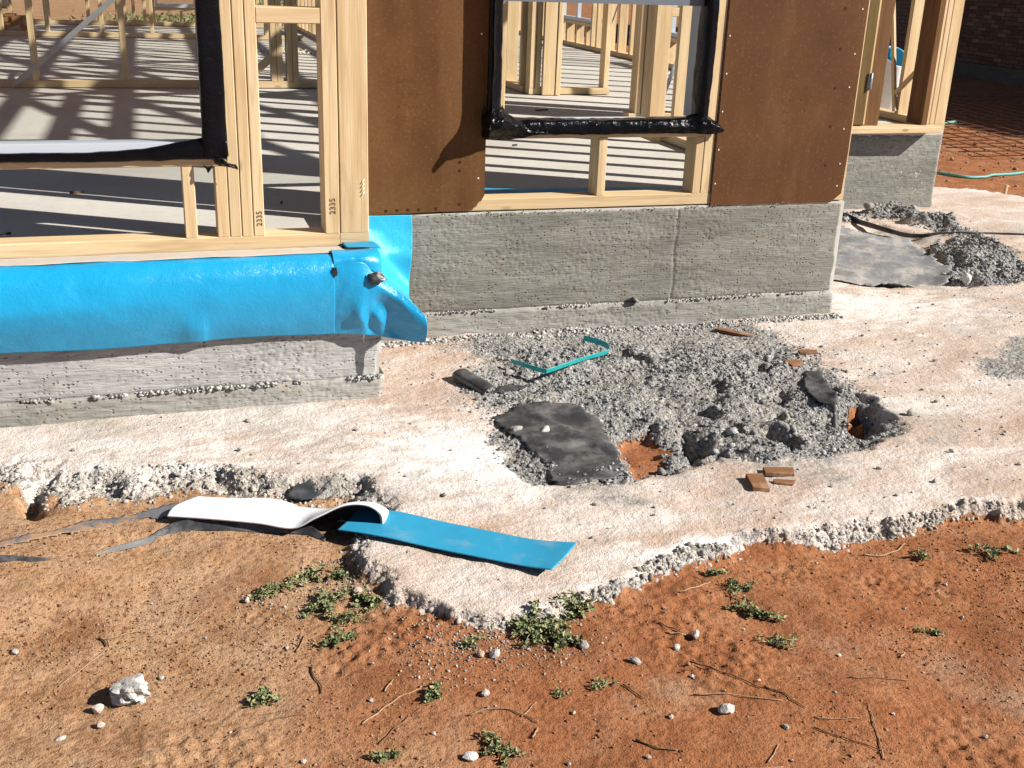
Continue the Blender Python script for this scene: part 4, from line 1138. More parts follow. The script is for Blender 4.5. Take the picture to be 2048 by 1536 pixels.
# the sheet returning along the recessed slab, sweeping out to the flare
sweep = [[(0.655, 3.916, 0.0), (0.70, 3.916, 0.0), (0.76, 3.916, -0.001), (0.82, 3.916, -0.001), (0.872, 3.916, -0.002)],
         [(0.655, 3.88, -0.05), (0.70, 3.905, -0.055), (0.76, 3.91, -0.06), (0.82, 3.911, -0.06), (0.872, 3.908, -0.065)],
         [(0.655, 3.75, -0.06), (0.70, 3.84, -0.09), (0.755, 3.885, -0.12), (0.815, 3.895, -0.13), (0.868, 3.895, -0.14)],
         [(0.652, 3.58, -0.07), (0.69, 3.68, -0.11), (0.74, 3.80, -0.16), (0.80, 3.86, -0.22), (0.853, 3.88, -0.28)],
         [(0.646, 3.42, -0.072), (0.68, 3.46, -0.11), (0.735, 3.50, -0.16), (0.775, 3.50, -0.195), (0.800, 3.55, -0.235)],
         [(0.640, 3.336, -0.071), (0.682, 3.324, -0.097), (0.715, 3.303, -0.122), (0.745, 3.283, -0.15), (0.773, 3.2635, -0.179)]]
link('swept_sheet', sheet_mesh('swept_sheet', sweep, 50, 70, 0.0022, 0.004, 0.08, 404), M['blue_light'], mem)
# strip lying round the corner on the ledge, and the roof of the fold
link('corner_wrap', sheet_mesh('corner_wrap', [[(0.50, 3.40, 0.0095), (0.56, 3.40, 0.0095), (0.62, 3.40, 0.009), (0.648, 3.41, 0.006)], [(0.50, 3.372, 0.008), (0.56, 3.370, 0.008), (0.62, 3.368, 0.006), (0.650, 3.38, -0.003)], [(0.50, 3.350, -0.008), (0.56, 3.348, -0.006), (0.62, 3.345, -0.012), (0.652, 3.36, -0.025)], [(0.50, 3.341, -0.04), (0.56, 3.340, -0.036), (0.61, 3.340, -0.04), (0.648, 3.345, -0.068)]], 30, 24, 0.002, 0.003, 0.05, 405), M['blue'], mem)
link('packer_strip', sheet_mesh('packer_strip', [[(0.548, 3.476, 0.013), (0.60, 3.476, 0.013), (0.648, 3.476, 0.013)], [(0.55, 3.44, 0.0135), (0.60, 3.44, 0.0135), (0.655, 3.44, 0.013)], [(0.552, 3.415, 0.014), (0.60, 3.41, 0.0145), (0.660, 3.405, 0.010)]], 12, 10, 0.004, 0.001, 0.03, 406), M['blue_dry'], mem)
link('tape_patch', sheet_mesh('tape_patch', [[(0.598, 3.318, -0.050), (0.615, 3.314, -0.044), (0.640, 3.314, -0.038)], [(0.605, 3.312, -0.066), (0.625, 3.306, -0.060), (0.652, 3.308, -0.055)], [(0.610, 3.310, -0.083), (0.632, 3.304, -0.075), (0.660, 3.306, -0.066)]], 16, 16, 0.003, 0.008, 0.02, 407), M['black_dusty'], mem)
link('tape_patch', sheet_mesh('tape_patch', [[(0.492, 3.330, -0.034), (0.503, 3.326, -0.026), (0.506, 3.326, -0.022)], [(0.497, 3.326, -0.045), (0.504, 3.323, -0.043), (0.510, 3.322, -0.041)], [(0.500, 3.325, -0.052), (0.504, 3.322, -0.052), (0.508, 3.322, -0.051)]], 8, 8, 0.002, 0.003, 0.02, 408), M['black_dusty'], mem)

# ------------------------------------------------------------------ membrane offcut lying on the apron
off = empty('membrane_offcut', (0.5, 2.5, -0.47))
tag(off, 'blue membrane offcut on the ground, its left end curled over showing the white back', 'membrane offcut')
zt = lambda x, y, d=0.006: gh(x, y) + d
P0 = [(0.405, 2.533), (0.50, 2.465), (0.60, 2.391), (0.70, 2.318), (0.79, 2.252), (0.863, 2.198)]
Wd = [0.066, 0.068, 0.067, 0.066, 0.066, 0.066]
st_rows = []
for i, (x, y) in enumerate(P0):
    ax, ay = P0[max(i - 1, 0)]; bx, by = P0[min(i + 1, len(P0) - 1)]
    d = Vector((bx - ax, by - ay, 0)).normalized(); nrm = Vector((-d.y, d.x, 0))
    row = []
    for s in (-1, -0.5, 0, 0.5, 1):
        px, py = x + nrm.x * Wd[i] * s - (0.020 * s if i == 5 else 0) * 0, y + nrm.y * Wd[i] * s
        row.append((px + (0.012 * s if i == 5 else 0), py, max(-0.470, zt(x, y, 0.008)) + 0.004 * abs(s) + (0.012 if i == 5 else 0)))
    st_rows.append(row)
link('flat_strip', sheet_mesh('flat_strip', st_rows, 20, 80, 0.0025, 0.002, 0.12, 411), M['blue_dry'], off)
zb = -0.482
arch = [[(-0.035, 2.660, zb + 0.010), (-0.02, 2.70, zb + 0.012), (0.01, 2.725, zb + 0.014), (0.043, 2.75, zb + 0.012)],
        [(0.06, 2.615, zb + 0.014), (0.08, 2.66, zb + 0.018), (0.105, 2.69, zb + 0.016), (0.128, 2.718, zb + 0.012)],
        [(0.18, 2.565, zb + 0.012), (0.20, 2.61, zb + 0.018), (0.222, 2.65, zb + 0.016), (0.247, 2.683, zb + 0.010)],
        [(0.262, 2.530, zb + 0.006), (0.285, 2.575, zb + 0.014), (0.31, 2.62, zb + 0.012), (0.335, 2.655, zb - 0.030)],
        [(0.318, 2.512, zb + 0.038), (0.342, 2.548, zb + 0.032), (0.37, 2.585, zb + 0.016), (0.39, 2.612, zb - 0.055)],
        [(0.385, 2.500, zb + 0.070), (0.408, 2.534, zb + 0.056), (0.43, 2.566, zb + 0.030), (0.445, 2.588, zb - 0.045)],
        [(0.440, 2.490, zb + 0.070), (0.462, 2.522, zb + 0.056), (0.480, 2.552, zb + 0.030), (0.492, 2.573, zb - 0.025)],
        [(0.474, 2.482, zb + 0.046), (0.492, 2.512, zb + 0.038), (0.504, 2.542, zb + 0.022), (0.512, 2.57, zb - 0.004)],
        [(0.480, 2.480, zb + 0.016), (0.496, 2.510, zb + 0.014), (0.508, 2.540, zb + 0.010), (0.514, 2.568, zb - 0.002)]]
link('curled_end', sheet_mesh('curled_end', arch, 24, 110, 0.0045, 0.0015, 0.1, 412), M['membrane_white'], off)
link('curl_lining', sheet_mesh('curl_lining', [[(p[0], p[1], p[2] - 0.0042) if r < 7 else (p[0] - 0.0042, p[1], p[2]) for p in row] for r, row in enumerate(arch)][3:], 20, 80, 0.0018, 0.001, 0.1, 413), M['curl_shade_dirt'], off)

# ------------------------------------------------------------------ plastic sheets, strapping, scraps
def drape(name, label, poly, material, seed, lift=0.006, amp=0.012, st=0.012, nscale=0.08, cat='plastic sheet', group=None, extra=None):
    """a sheet with the outline poly (xy) lying over the ground with folds"""
    xs0 = [p[0] for p in poly]; ys0 = [p[1] for p in poly]
    X, Y = np.meshgrid(np.arange(min(xs0), max(xs0) + st, st), np.arange(min(ys0), max(ys0) + st, st))
    s_ = sdf(poly, X, Y) + fbm(X, Y, 0.06, seed, 3) * 0.02
    f = ghv(X, Y)[0]
    # the sheet bridges small hollows
    k = np.ones(5) / 5
    sm = f.copy()
    for _ in range(6):
        sm = np.apply_along_axis(lambda v: np.convolve(np.pad(v, 2, 'edge'), k, 'valid'), 0, sm)
        sm = np.apply_along_axis(lambda v: np.convolve(np.pad(v, 2, 'edge'), k, 'valid'), 1, sm)
    fold = 0.5 - np.abs(fbm(X * 0.6 + Y * 0.8, (Y * 0.6 - X * 0.8) * 0.35, nscale, seed + 1, 3))
    Z = np.maximum(sm, f - 0.004) + lift + amp * (fold - 0.35)
    if extra is not None: Z = Z + extra(X, Y)
    ny_, nx_ = X.shape
    ii = np.arange(nx_ * ny_).reshape(ny_, nx_)
    q = np.stack([ii[:-1, :-1], ii[:-1, 1:], ii[1:, 1:], ii[1:, :-1]], -1).reshape(-1, 4)
    ok = (s_ > 0).ravel(); q = q[ok[q].all(1)]
    used, inv = np.unique(q, return_inverse=True)
    V_ = np.stack([X.ravel(), Y.ravel(), Z.ravel()], -1)[used]
    o = link(name, np_mesh(name, V_, inv.reshape(-1, 4), True), material)
    md = o.modifiers.new('thickness', 'SOLIDIFY'); md.thickness = 0.0015
    tag(o, label, cat, group)
    return o
drape('plastic_sheet', 'dusty black plastic sheet exposed in the dug-out patch beside red soil', PSHEET, M['black_dusty'], 501, 0.007, 0.018, 0.009, 0.35,
      extra=lambda X, Y: 0.004 * np.exp(-((X - 1.2) ** 2 + (Y - 2.95) ** 2) / 0.02) + 0.010 * np.exp(-((X - 1.10 - 0.5 * (3.05 - Y)) ** 2) / 0.0005) * (Y > 2.75))
drape('plastic_sheet', 'wide grey plastic sheet spread beside the right slab corner', [(2.70, 5.30), (3.2, 5.42), (3.649, 5.40), (3.95, 5.3), (3.92, 5.02), (3.80, 4.75), (3.72, 4.50), (3.62, 4.30), (3.3, 4.26), (3.0, 4.38), (2.72, 4.6)], M['grey_plastic'], 511, 0.02, 0.10, 0.014, 0.22)
drape('plastic_sheet', 'small dark plastic scrap sticking out of grey rubble', [(2.154, 3.269), (2.203, 3.232), (2.156, 3.07), (2.102, 2.93), (2.07, 3.036), (2.082, 3.132)], M['black_dusty'], 521, 0.012, 0.012, 0.007, 0.06)
drape('plastic_sheet', 'grey plastic sheet half buried under pale rubble at left', [(-0.6, 2.62), (-0.42, 2.64), (-0.30, 2.68), (-0.22, 2.72), (-0.12, 2.735), (-0.02, 2.78), (0.04, 2.775), (-0.03, 2.70), (-0.12, 2.685), (-0.18, 2.675), (-0.28, 2.645), (-0.42, 2.60), (-0.6, 2.59)], M['earthy_plastic'], 531, 0.004, 0.010, 0.007, 0.1)
drape('plastic_sheet', 'dark plastic scrap behind the curled white membrane end', [(0.265, 2.73), (0.30, 2.80), (0.345, 2.795), (0.37, 2.72), (0.33, 2.69)], M['black_dusty'], 541, 0.014, 0.012, 0.007, 0.06)
# black edge strips standing out of the earth
def ribbon(name, label, pts, w, material, seed, cat, lean=0.3, th=0.0015, z_off=0.0, parent=None, n=None):
    rows = []
    for i, p in enumerate(pts):
        z = gh(p[0], p[1]) + z_off if len(p) < 3 else p[2]
        a_ = pts[max(i - 1, 0)]; b_ = pts[min(i + 1, len(pts) - 1)]
        d = Vector((b_[0] - a_[0], b_[1] - a_[1], 0)).normalized(); nn = Vector((-d.y, d.x, 0))
        ww = w[i] if isinstance(w, (list, tuple)) else w
        rows.append([(p[0] - nn.x * ww * lean * k, p[1] - nn.y * ww * lean * k, z + ww * math.sqrt(max(0, 1 - lean * lean)) * k) for k in (0, 0.4, 0.75, 1.0)])
    o = link(name, sheet_mesh(name, rows, 8, n or len(pts) * 8, th, 0.004, 0.05, seed), material, parent)
    if parent is None: tag(o, label, cat)
    return o
ribbon('plastic_strip', 'black plastic edge strip winding across the red earth at left', [(-0.20, 2.528), (-0.16, 2.548), (-0.079, 2.579), (-0.019, 2.612), (0.065, 2.602), (0.161, 2.574), (0.234, 2.562), (0.293, 2.536), (0.335, 2.490)], [0.006, 0.014, 0.018, 0.03, 0.036, 0.036, 0.034, 0.028, 0.012], M['black_dusty'], 551, 'plastic strip', -0.75, 0.002, 0.0)
ribbon('plastic_strip', 'short grey plastic strip at the left frame edge', [(-0.62, 2.535), (-0.5, 2.535), (-0.414, 2.538), (-0.338, 2.526), (-0.30, 2.525)], [0.02, 0.02, 0.02, 0.012, 0.004], M['black_dusty'], 556, 'plastic strip', -0.8, 0.002, 0.0)
ribbon('plastic_strip', 'torn dark plastic edge along the grey sheet at right', [(2.72, 5.25), (3.1, 5.38), (3.45, 5.42), (3.75, 5.56), (3.85, 5.42), (3.98, 5.18), (4.15, 5.08), (4.5, 5.05), (4.8, 4.9), (5.2, 4.8)], [0.02, 0.02, 0.035, 0.05, 0.04, 0.03, 0.016, 0.014, 0.014, 0.012], M['black_dusty'], 561, 'plastic strip', 0.5, 0.003, 0.012)
# a rolled plastic tube end in the excavation
a = np.linspace(0.3, 2 * math.pi - 0.9, 12)
tz = gh(0.99, 3.33) + 0.010
ctr = [Vector((0.945, 3.47, tz + 0.004)), Vector((0.965, 3.40, tz + 0.003)), Vector((0.985, 3.33, tz)), Vector((1.0, 3.28, tz - 0.004))]
rl = [[tuple(c + Vector((math.cos(t) * 0.030, 0.008 * math.cos(t), math.sin(t) * 0.024 * (0.75 + 0.1 * i)))) for t in a] for i, c in enumerate(ctr)]
o = link('plastic_roll', sheet_mesh('plastic_roll', rl, 40, 24, 0.002, 0.003, 0.05, 571), M['black_dusty']); tag(o, 'curled dark plastic tube end beside the grey rubble', 'plastic roll')
drape('plastic_sheet', 'narrow dark plastic tongue next to the curled plastic tube', [(1.0, 3.33), (1.06, 3.40), (1.14, 3.40), (1.20, 3.42), (1.12, 3.345), (1.03, 3.28)], M['black_dusty'], 575, 0.010, 0.012, 0.007, 0.06)
# teal packing strap
sp_ = [(1.150, 3.545, 0.012), (1.185, 3.465, 0.016), (1.228, 3.415, 0.014), (1.240, 3.414, 0.014), (1.300, 3.440, 0.018), (1.37, 3.470, 0.022), (1.44, 3.506, 0.022), (1.500, 3.540, 0.02), (1.516, 3.556, 0.022), (1.526, 3.60, 0.024), (1.503, 3.655, 0.024), (1.477, 3.702, 0.022)]
o = ribbon('packing_strap', 'bent teal plastic packing strap on the grey rubble', [(x, y, -0.470 + d) for x, y, d in sp_], 0.020, M['green_strap'], 581, 'strap', 0.35, 0.0012, n=90)

def chip(name, label, x, y, w, l, rz, seed, t=0.008, tilt=0.05, material=None, cat='board scrap', shape=None):
    rg = random.Random(seed)
    pts = shape or [(-w / 2, -l / 2), (w / 2, -l / 2 + rg.uniform(-.004, .004)), (w / 2 + rg.uniform(-.006, .006), l / 2), (rg.uniform(-w * .2, w * .2), l / 2 + rg.uniform(-.006, .006)), (-w / 2, l / 2 - rg.uniform(0, .008))]
    n = len(pts)
    v = [(a_, b_, t) for a_, b_ in pts] + [(a_ * 1.02, b_ * 1.02, 0) for a_, b_ in pts]
    f = [list(range(n)), list(range(2 * n - 1, n - 1, -1))] + [[i, n + i, n + (i + 1) % n, (i + 1) % n] for i in range(n)]
    me = mesh(name, v, f)
    bm = bmesh.new(); bm.from_mesh(me); bmesh.ops.recalc_face_normals(bm, faces=bm.faces)
    bmesh.ops.bevel(bm, geom=bm.edges[:], offset=0.0012, segments=1); bm.to_mesh(me); bm.free()
    o = link(name, me, material or M['hardchip'], None, (x, y, gh(x, y) + 0.003), (tilt, tilt * 0.6, rz))
    tag(o, label, cat)
    return o
chip('board_scrap', 'tallest rectangular brown board scrap on the pale apron', 1.535, 2.48, 0.045, 0.085, -0.22, 1, 0.012, 0.06)
chip('board_scrap', 'brown board scrap lying flat behind the tallest scrap', 1.632, 2.532, 0.082, 0.045, -0.3, 2, 0.009, 0.04)
chip('board_scrap', 'thin torn brown board scrap in front of the flat one', 1.613, 2.468, 0.060, 0.028, -0.25, 3, 0.004, 0.02, shape=[(-.03, -.01), (.022, -.016), (.03, -.004), (.02, .002), (.036, .010), (-.026, .014)])
chip('board_scrap', 'long brown board sliver near the foot of the right wall', 2.136, 3.733, 0.035, 0.17, 0.75, 4, 0.010, 0.03)
chip('board_scrap', 'small brown board scrap between rubble and apron', 2.292, 3.464, 0.07, 0.03, -0.2, 5, 0.006, 0.03)
chip('board_scrap', 'square brown board scrap beside the rubble hollow', 2.141, 3.316, 0.055, 0.045, 0.2, 6, 0.010, 0.12)
# paving grey chip resting on the footing ledge
o = link('concrete_chip', stones_mesh('concrete_chip', np.array([[1.775, 3.915, -0.369]]), np.array([0.02]), 61, 0.4, np.array([0.2])), M['grey_stone']); tag(o, 'flat grey concrete chip sitting on the footing ledge', 'stone')

# ------------------------------------------------------------------ individual stones
def rock_mesh(name, r, seed, sq=(1, 1, 0.8), sub=3, rough=0.25, tint=0.7, cuts=11):
    bm = bmesh.new(); bmesh.ops.create_icosphere(bm, subdivisions=sub, radius=1)
    co = np.array([v.co[:] for v in bm.verts])
    d = 1 + rough * (fbm(co[:, 0] + seed, co[:, 1] + co[:, 2] * 0.7, 0.9, seed, 3)) + rough * 0.8 * fbm(co[:, 2] - seed, co[:, 0] - co[:, 1] * 0.6, 0.45, seed + 3, 3)
    rgx = np.random.default_rng(seed)
    for _ in range(cuts):          # knock flats off it
        nrm = rgx.normal(size=3); nrm /= np.linalg.norm(nrm)
        pr = (co * d[:, None]) @ nrm; lim = rgx.uniform(0.5, 0.82)
        over = pr > lim
        d = np.where(over, d * (lim + (pr - lim) * 0.15) / np.maximum(pr, 1e-6), d)
    co = co * d[:, None] * np.array(sq) * r
    for v, c in zip(bm.verts, co): v.co = c
    me = bpy.data.meshes.new(name); bm.to_mesh(me); bm.free()
    at = me.attributes.new('tint', 'FLOAT', 'POINT'); at.data.foreach_set('value', np.full(len(me.vertices), tint, np.float32))
    return me
def rock(label, x, y, r, material, seed, sq=(1, 1, 0.75), lift=0.55, sub=2, rough=0.3, tint=0.7, name='stone', group=None, cuts=11):
    me = rock_mesh(name, r, seed, sq, sub, rough, tint, cuts)
    o = link(name, me, material, None, (x, y, gh(x, y) + r * sq[2] * lift), (0, 0, seed * 1.3))
    tag(o, label, 'stone', group)
    return o
rock('largest white concrete lump on the red earth at lower left', -0.122, 1.985, 0.037, M['white_stone'], 4, (1.05, 0.9, 0.82), 0.78, 4, 0.95, 0.45, cuts=3)
rock('smooth pinkish-white stone beside the large white lump', -0.183, 1.957, 0.0135, M['pink_stone'], 12, (1.1, 0.9, 0.8), 0.75, 2, 0.2, 0.9)
rock('small pinkish stone below the large white lump', -0.176, 1.902, 0.0105, M['pink_stone'], 13, (0.85, 1.1, 0.8), 0.7, 2, 0.3, 0.6)
rock('small grey stone near the left edge of the red earth', -0.352, 2.200, 0.009, M['grey_stone'], 14, (1.2, 0.9, 0.7), 0.6)
rock('flat pale grey stone at lower left below the dark soil patch', -0.245, 1.885, 0.009, M['grey_stone'], 15, (1.4, 0.8, 0.5), 0.6, tint=0.9)
rock('pale round stone below the largest weed clump', 0.605, 1.907, 0.014, M['white_stone'], 16, (1, 1, 0.85), 0.6, tint=0.35)
rock('brownish stone touching the pale round stone', 0.576, 1.915, 0.011, M['pink_stone'], 17, (1, 1, 0.8), 0.6, tint=0.1)
rock('grey stone lying alone on red soil right of the weeds', 0.803, 1.900, 0.0155, M['grey_stone'], 18, (1.1, 0.9, 0.6), 0.5, tint=0.6)
rock('bright pale grey stone below the crossed straw stalks', 0.992, 1.842, 0.0105, M['white_stone'], 19, (0.9, 1, 0.9), 0.6, tint=0.3)
rock('rough grey stone pair-mate above the bright pale stone', 1.054, 1.875, 0.013, M['grey_stone'], 20, (1.1, 0.9, 0.8), 0.6, tint=0.9)
rock('knobbly grey lump among the weeds and twigs', 0.885, 1.815, 0.0125, M['grey_stone'], 21, (1.3, 0.8, 0.7), 0.6, tint=0.7)
rock('rough dark-shadowed grey lump near bottom centre right', 0.990, 1.615, 0.0155, M['grey_stone'], 22, (1.1, 0.9, 0.9), 0.65, rough=0.6, tint=0.8)
rock('flat grey stone right of the rough grey lump', 1.086, 1.543, 0.0095, M['grey_stone'], 23, (1.1, 0.9, 0.5), 0.5, tint=0.5)
rock('whitish chip at the bottom edge of the earth', 0.474, 1.617, 0.014, M['white_stone'], 24, (1.2, 0.8, 0.8), 0.6, tint=0.8)
rock('grey stone right of the small central weed', 0.549, 1.786, 0.0105, M['grey_stone'], 25, (1.2, 0.9, 0.7), 0.6, tint=0.9)
rock('squarish white chip at the left end of the weed mat', 0.127, 2.273, 0.0085, M['white_stone'], 26, (0.8, 0.8, 1.2), 0.7, tint=0.6)
rock('brown-pink stone at the apron corner among weeds', 0.372, 2.235, 0.016, M['pink_stone'], 27, (1, 0.9, 0.8), 0.6, tint=0.15)
rock('little grey stone right of the large white lump', -0.064, 2.04, 0.007, M['grey_stone'], 28, (1.1, 1, 0.8), 0.6, tint=0.8)
rock('white lump at the foot of the right rubble heap', 3.640, 4.27, 0.04, M['white_stone'], 29, (0.7, 0.7, 1.0), 0.7, tint=1.0)
rock('dark grey lump on the pale rubble ridge at right', 4.02, 5.65, 0.045, M['grey_stone'], 30, (1.4, 0.8, 0.7), 0.9, 3, tint=0.3)
rock('pale lump lying on the black plastic in the dug-out', 1.075, 2.955, 0.019, M['grey_stone'], 31, (1.1, 1, 0.8), 0.95, 3, 0.5, tint=1.0)
rock('grey lump left of the pale lump on the plastic', 0.99, 2.985, 0.022, M['grey_stone'], 32, (1.3, 0.8, 0.7), 0.8, 3, 0.4, tint=0.4)
rock('pale lump by the curled plastic tube', 1.125, 3.49, 0.016, M['grey_stone'], 33, (1.2, 1, 0.8), 0.8, tint=0.95)
rock('lone pebble standing on the apron at far right', 2.30, 2.84, 0.017, M['grey_stone'], 34, (1, 0.8, 0.9), 0.7, tint=0.6)
rg = np.random.default_rng(77)
APR = [(1.72, 2.42), (1.95, 2.50), (2.05, 2.36), (2.25, 2.55), (2.45, 2.95), (2.50, 3.05), (2.42, 3.18), (2.56, 3.2), (2.7, 3.3), (2.35, 2.42), (1.9, 2.32), (0.62, 2.75), (0.7, 2.62), (1.05, 2.45), (1.2, 2.36), (0.15, 3.05), (-0.25, 3.12), (0.5, 3.1), (0.2, 3.25), (2.9, 3.75), (2.6, 3.6), (3.1, 3.9)]
for i, (x, y) in enumerate(APR):
    rock('small loose grey stone lying on the pale concrete apron', x + rg.uniform(-.03, .03), y + rg.uniform(-.03, .03), rg.uniform(0.006, 0.011), M['grey_stone'], 100 + i, (1.2, 0.9, 0.7), 0.65, 1, 0.4, rg.uniform(0, 0.6), group='small loose stones on the apron')
SOI = [(1.02, 1.98), (1.12, 1.7), (1.22, 1.62), (1.35, 1.75), (1.05, 1.48), (0.8, 1.55), (1.44, 1.42), (1.5, 1.67), (1.62, 1.9), (1.75, 1.95), (0.95, 1.76), (0.7, 1.7), (0.3, 1.85), (0.05, 1.8), (0.02, 2.15), (-0.1, 2.3), (0.2, 2.05), (0.42, 1.7), (0.15, 1.72), (1.3, 1.5), (1.18, 1.9), (0.9, 1.6), (0.66, 1.55), (1.7, 1.8)]
for i, (x, y) in enumerate(SOI):
    rock('small pale pebble lying on the red earth', x + rg.uniform(-.03, .03), y + rg.uniform(-.03, .03), rg.uniform(0.004, 0.0075), [M['grey_stone'], M['pink_stone']][i % 2], 200 + i, (1.2, 0.9, 0.7), 0.6, 1, 0.4, rg.uniform(0.2, 1.0), group='small pale pebbles on the red earth')

# ------------------------------------------------------------------ weeds
def weed(label, x, y, spread, n, seed, flat=0.3, elong=(1, 1), ang=0.0):
    rg = np.random.default_rng(seed)
    z0 = gh(x, y)
    root = empty('weed', (x, y, z0))
    tag(root, label, 'weed')
    V = []; F = []; T = []
    tmean = rg.uniform(0.38, 0.72); lsz = rg.uniform(0.7, 1.3)
    SV = []; SF = []
    ns = max(4, n // 24)
    ca, sa = math.cos(ang), math.sin(ang)
    tips = []
    for s in range(ns):
        a_ = rg.uniform(0, 2 * math.pi); L = spread * rg.uniform(0.35, 1.0)
        dx, dy = math.cos(a_) * elong[0], math.sin(a_) * elong[1]
        dx, dy = dx * ca - dy * sa, dx * sa + dy * ca
        h = spread * flat * rg.uniform(0.4, 1.1)
        pts = []
        for k in range(6):
            t = k / 5
            px, py = x + dx * L * t + rg.normal() * 0.002, y + dy * L * t + rg.normal() * 0.002
            pts.append((px, py, t))
        gz_ = ghv([p[0] for p in pts], [p[1] for p in pts])[0]
        P3 = [Vector((p[0], p[1], g_ + 0.002 + h * math.sin(math.pi * min(1, p[2] * 0.85 + 0.1)) * (0.6 + 0.4 * p[2]))) for p, g_ in zip(pts, gz_)]
        tips.append(P3)
        tm = tube_mesh('t', P3, 0.0009, 3)
        b = len(SV); SV += [v.co.copy() for v in tm.vertices]; SF += [[i + b for i in p.vertices] for p in tm.polygons]
        bpy.data.meshes.remove(tm)
    for k in range(n):
        P3 = tips[k % ns]; t = rg.uniform(0.15, 1.0) * 4.999; i = int(t)
        c = P3[i].lerp(P3[i + 1], t - i) + Vector(rg.normal(0, 0.003, 3))
        c.z = max(c.z, z0 - 0.01)
        L = rg.uniform(0.006, 0.013) * lsz; w = L * rg.uniform(0.3, 0.48)
        d = Vector((rg.normal(), rg.normal(), rg.uniform(0.0, 0.9))).normalized()
        sd = d.cross(Vector((rg.normal() * 0.5, rg.normal() * 0.5, 1))).normalized()
        nn = sd.cross(d)
        b = len(V)
        V += [c, c + d * L * 0.45 + sd * w + nn * L * 0.1, c + d * L, c + d * L * 0.45 - sd * w + nn * L * 0.1, c + d * L * 0.5 - nn * L * 0.05]
        F += [[b, b + 1, b + 4], [b + 1, b + 2, b + 4], [b + 2, b + 3, b + 4], [b + 3, b, b + 4]]
        T += [float(np.clip(rg.normal(tmean, 0.24), 0, 1))] * 5
    me = mesh('leaves', V, F)
    at = me.attributes.new('tint', 'FLOAT', 'POINT'); at.data.foreach_set('value', np.array(T, np.float32))
    link('leaves', me, M['leaf'], root)
    ms_ = mesh('stems', SV, SF, True)
    at = ms_.attributes.new('tint', 'FLOAT', 'POINT'); at.data.foreach_set('value', np.full(len(SV), 0.9, np.float32))
    link('stems', ms_, M['leaf'], root)
    return root
WEEDS = [('low green weed mat at the left of the weed group, beside a white chip', 0.205, 2.305, 0.075, 420, (1.3, .6), 0.3),
         ('small weed tuft between the left weed mat and the apron corner', 0.285, 2.345, 0.035, 120, (1, 1), 0),
         ('weed against the apron corner just below the membrane offcut', 0.352, 2.325, 0.05, 260, (1, .9), 0),
         ('broad weed on red earth below the apron corner', 0.300, 2.205, 0.07, 420, (1, .9), 0.4),
         ('straggling weed creeping towards the apron corner', 0.400, 2.185, 0.055, 240, (1.3, .6), 0.5),
         ('weed patch in the middle of the left weed group', 0.335, 2.14, 0.05, 260, (1, .9), 0.2),
         ('dull grey-green weed at the bottom of the left weed group', 0.295, 2.055, 0.05, 220, (1.2, .7), 0.2),
         ('largest bushy weed clump in front of the apron edge', 0.715, 1.985, 0.085, 760, (1.1, .9), 0.2),
         ('bushy weed adjoining the right side of the largest clump', 0.760, 1.945, 0.06, 460, (1, 1), 0),
         ('weed climbing the rubbly apron edge', 0.835, 2.03, 0.055, 380, (1, 1), 0),
         ('small weed tuft left of the largest clump', 0.565, 1.965, 0.045, 170, (1.1, .7), 0),
         ('thin weed sprig right under the apron edge', 1.205, 2.125, 0.05, 170, (1.5, .5), 0.2),
         ('weed beside the pale forked twig', 1.255, 2.045, 0.06, 300, (1, .8), -0.5),
         ('sprawling middle weed of the right-hand chain', 1.245, 1.955, 0.07, 380, (1.2, .6), -0.9),
         ('dark lower weed of the right-hand chain', 1.215, 1.815, 0.05, 240, (1.2, .7), 0),
         ('lone small weed on bare red earth at right', 1.592, 1.775, 0.038, 150, (1, .8), 0),
         ('lone small weed right of the large white lump', 0.128, 1.905, 0.042, 190, (1, .8), -0.6),
         ('small weed with straw beside it in the lower middle', 0.450, 1.812, 0.038, 190, (1, .9), 0),
         ('weed at the bottom edge in the middle', 0.535, 1.625, 0.05, 300, (.8, 1.1), 0),
         ('tiny weed at the bottom edge left of middle', 0.33, 1.66, 0.04, 140, (1.2, .6), 0),
         ('faint sprig among twigs right of centre', 0.69, 1.745, 0.028, 60, (1, .7), 0),
         ('faint creeping sprig next to the knobbly grey lump', 0.775, 1.75, 0.035, 80, (1.4, .5), 0.2),
         ('pale sprig on red earth near the right frame edge', 2.0, 2.07, 0.08, 150, (1.2, .6), 0),
         ('pale thin sprig under the apron edge at right', 1.80, 2.085, 0.05, 90, (1, .7), 0.2)]
for i, (lb, x, y, sp2, n, el, an) in enumerate(WEEDS):
    weed(lb, x, y, sp2 * 1.08, int(n * 0.75), 700 + i, 0.2 if n > 100 else 0.14, el, an)

# ------------------------------------------------------------------ twigs and straw
def twig(label, pts, r, tint, seed):
    rg = random.Random(seed)
    P = []
    for i in range(len(pts) - 1):
        (x0, y0), (x1, y1) = pts[i], pts[i + 1]
        for k in range(4):
            t = k / 4
            P.append((x0 + (x1 - x0) * t + rg.uniform(-.0015, .0015), y0 + (y1 - y0) * t + rg.uniform(-.0015, .0015)))
    P.append(pts[-1])
    z = ghv([p[0] for p in P], [p[1] for p in P])[0]
    z = np.maximum(z, np.convolve(np.pad(z, 2, 'edge'), np.ones(5) / 5, 'valid'))
    r *= 0.8
    me = tube_mesh('twig', [(p[0], p[1], zz + r * 1.1 + 0.001) for p, zz in zip(P, z)], r, 5, 0.6)
    at = me.attributes.new('tint', 'FLOAT', 'POINT'); at.data.foreach_set('value', np.full(len(me.vertices), tint, np.float32))
    o = link('twig', me, M['twig']); tag(o, label, 'twig', 'dry twigs and straw on the red earth')
    return o
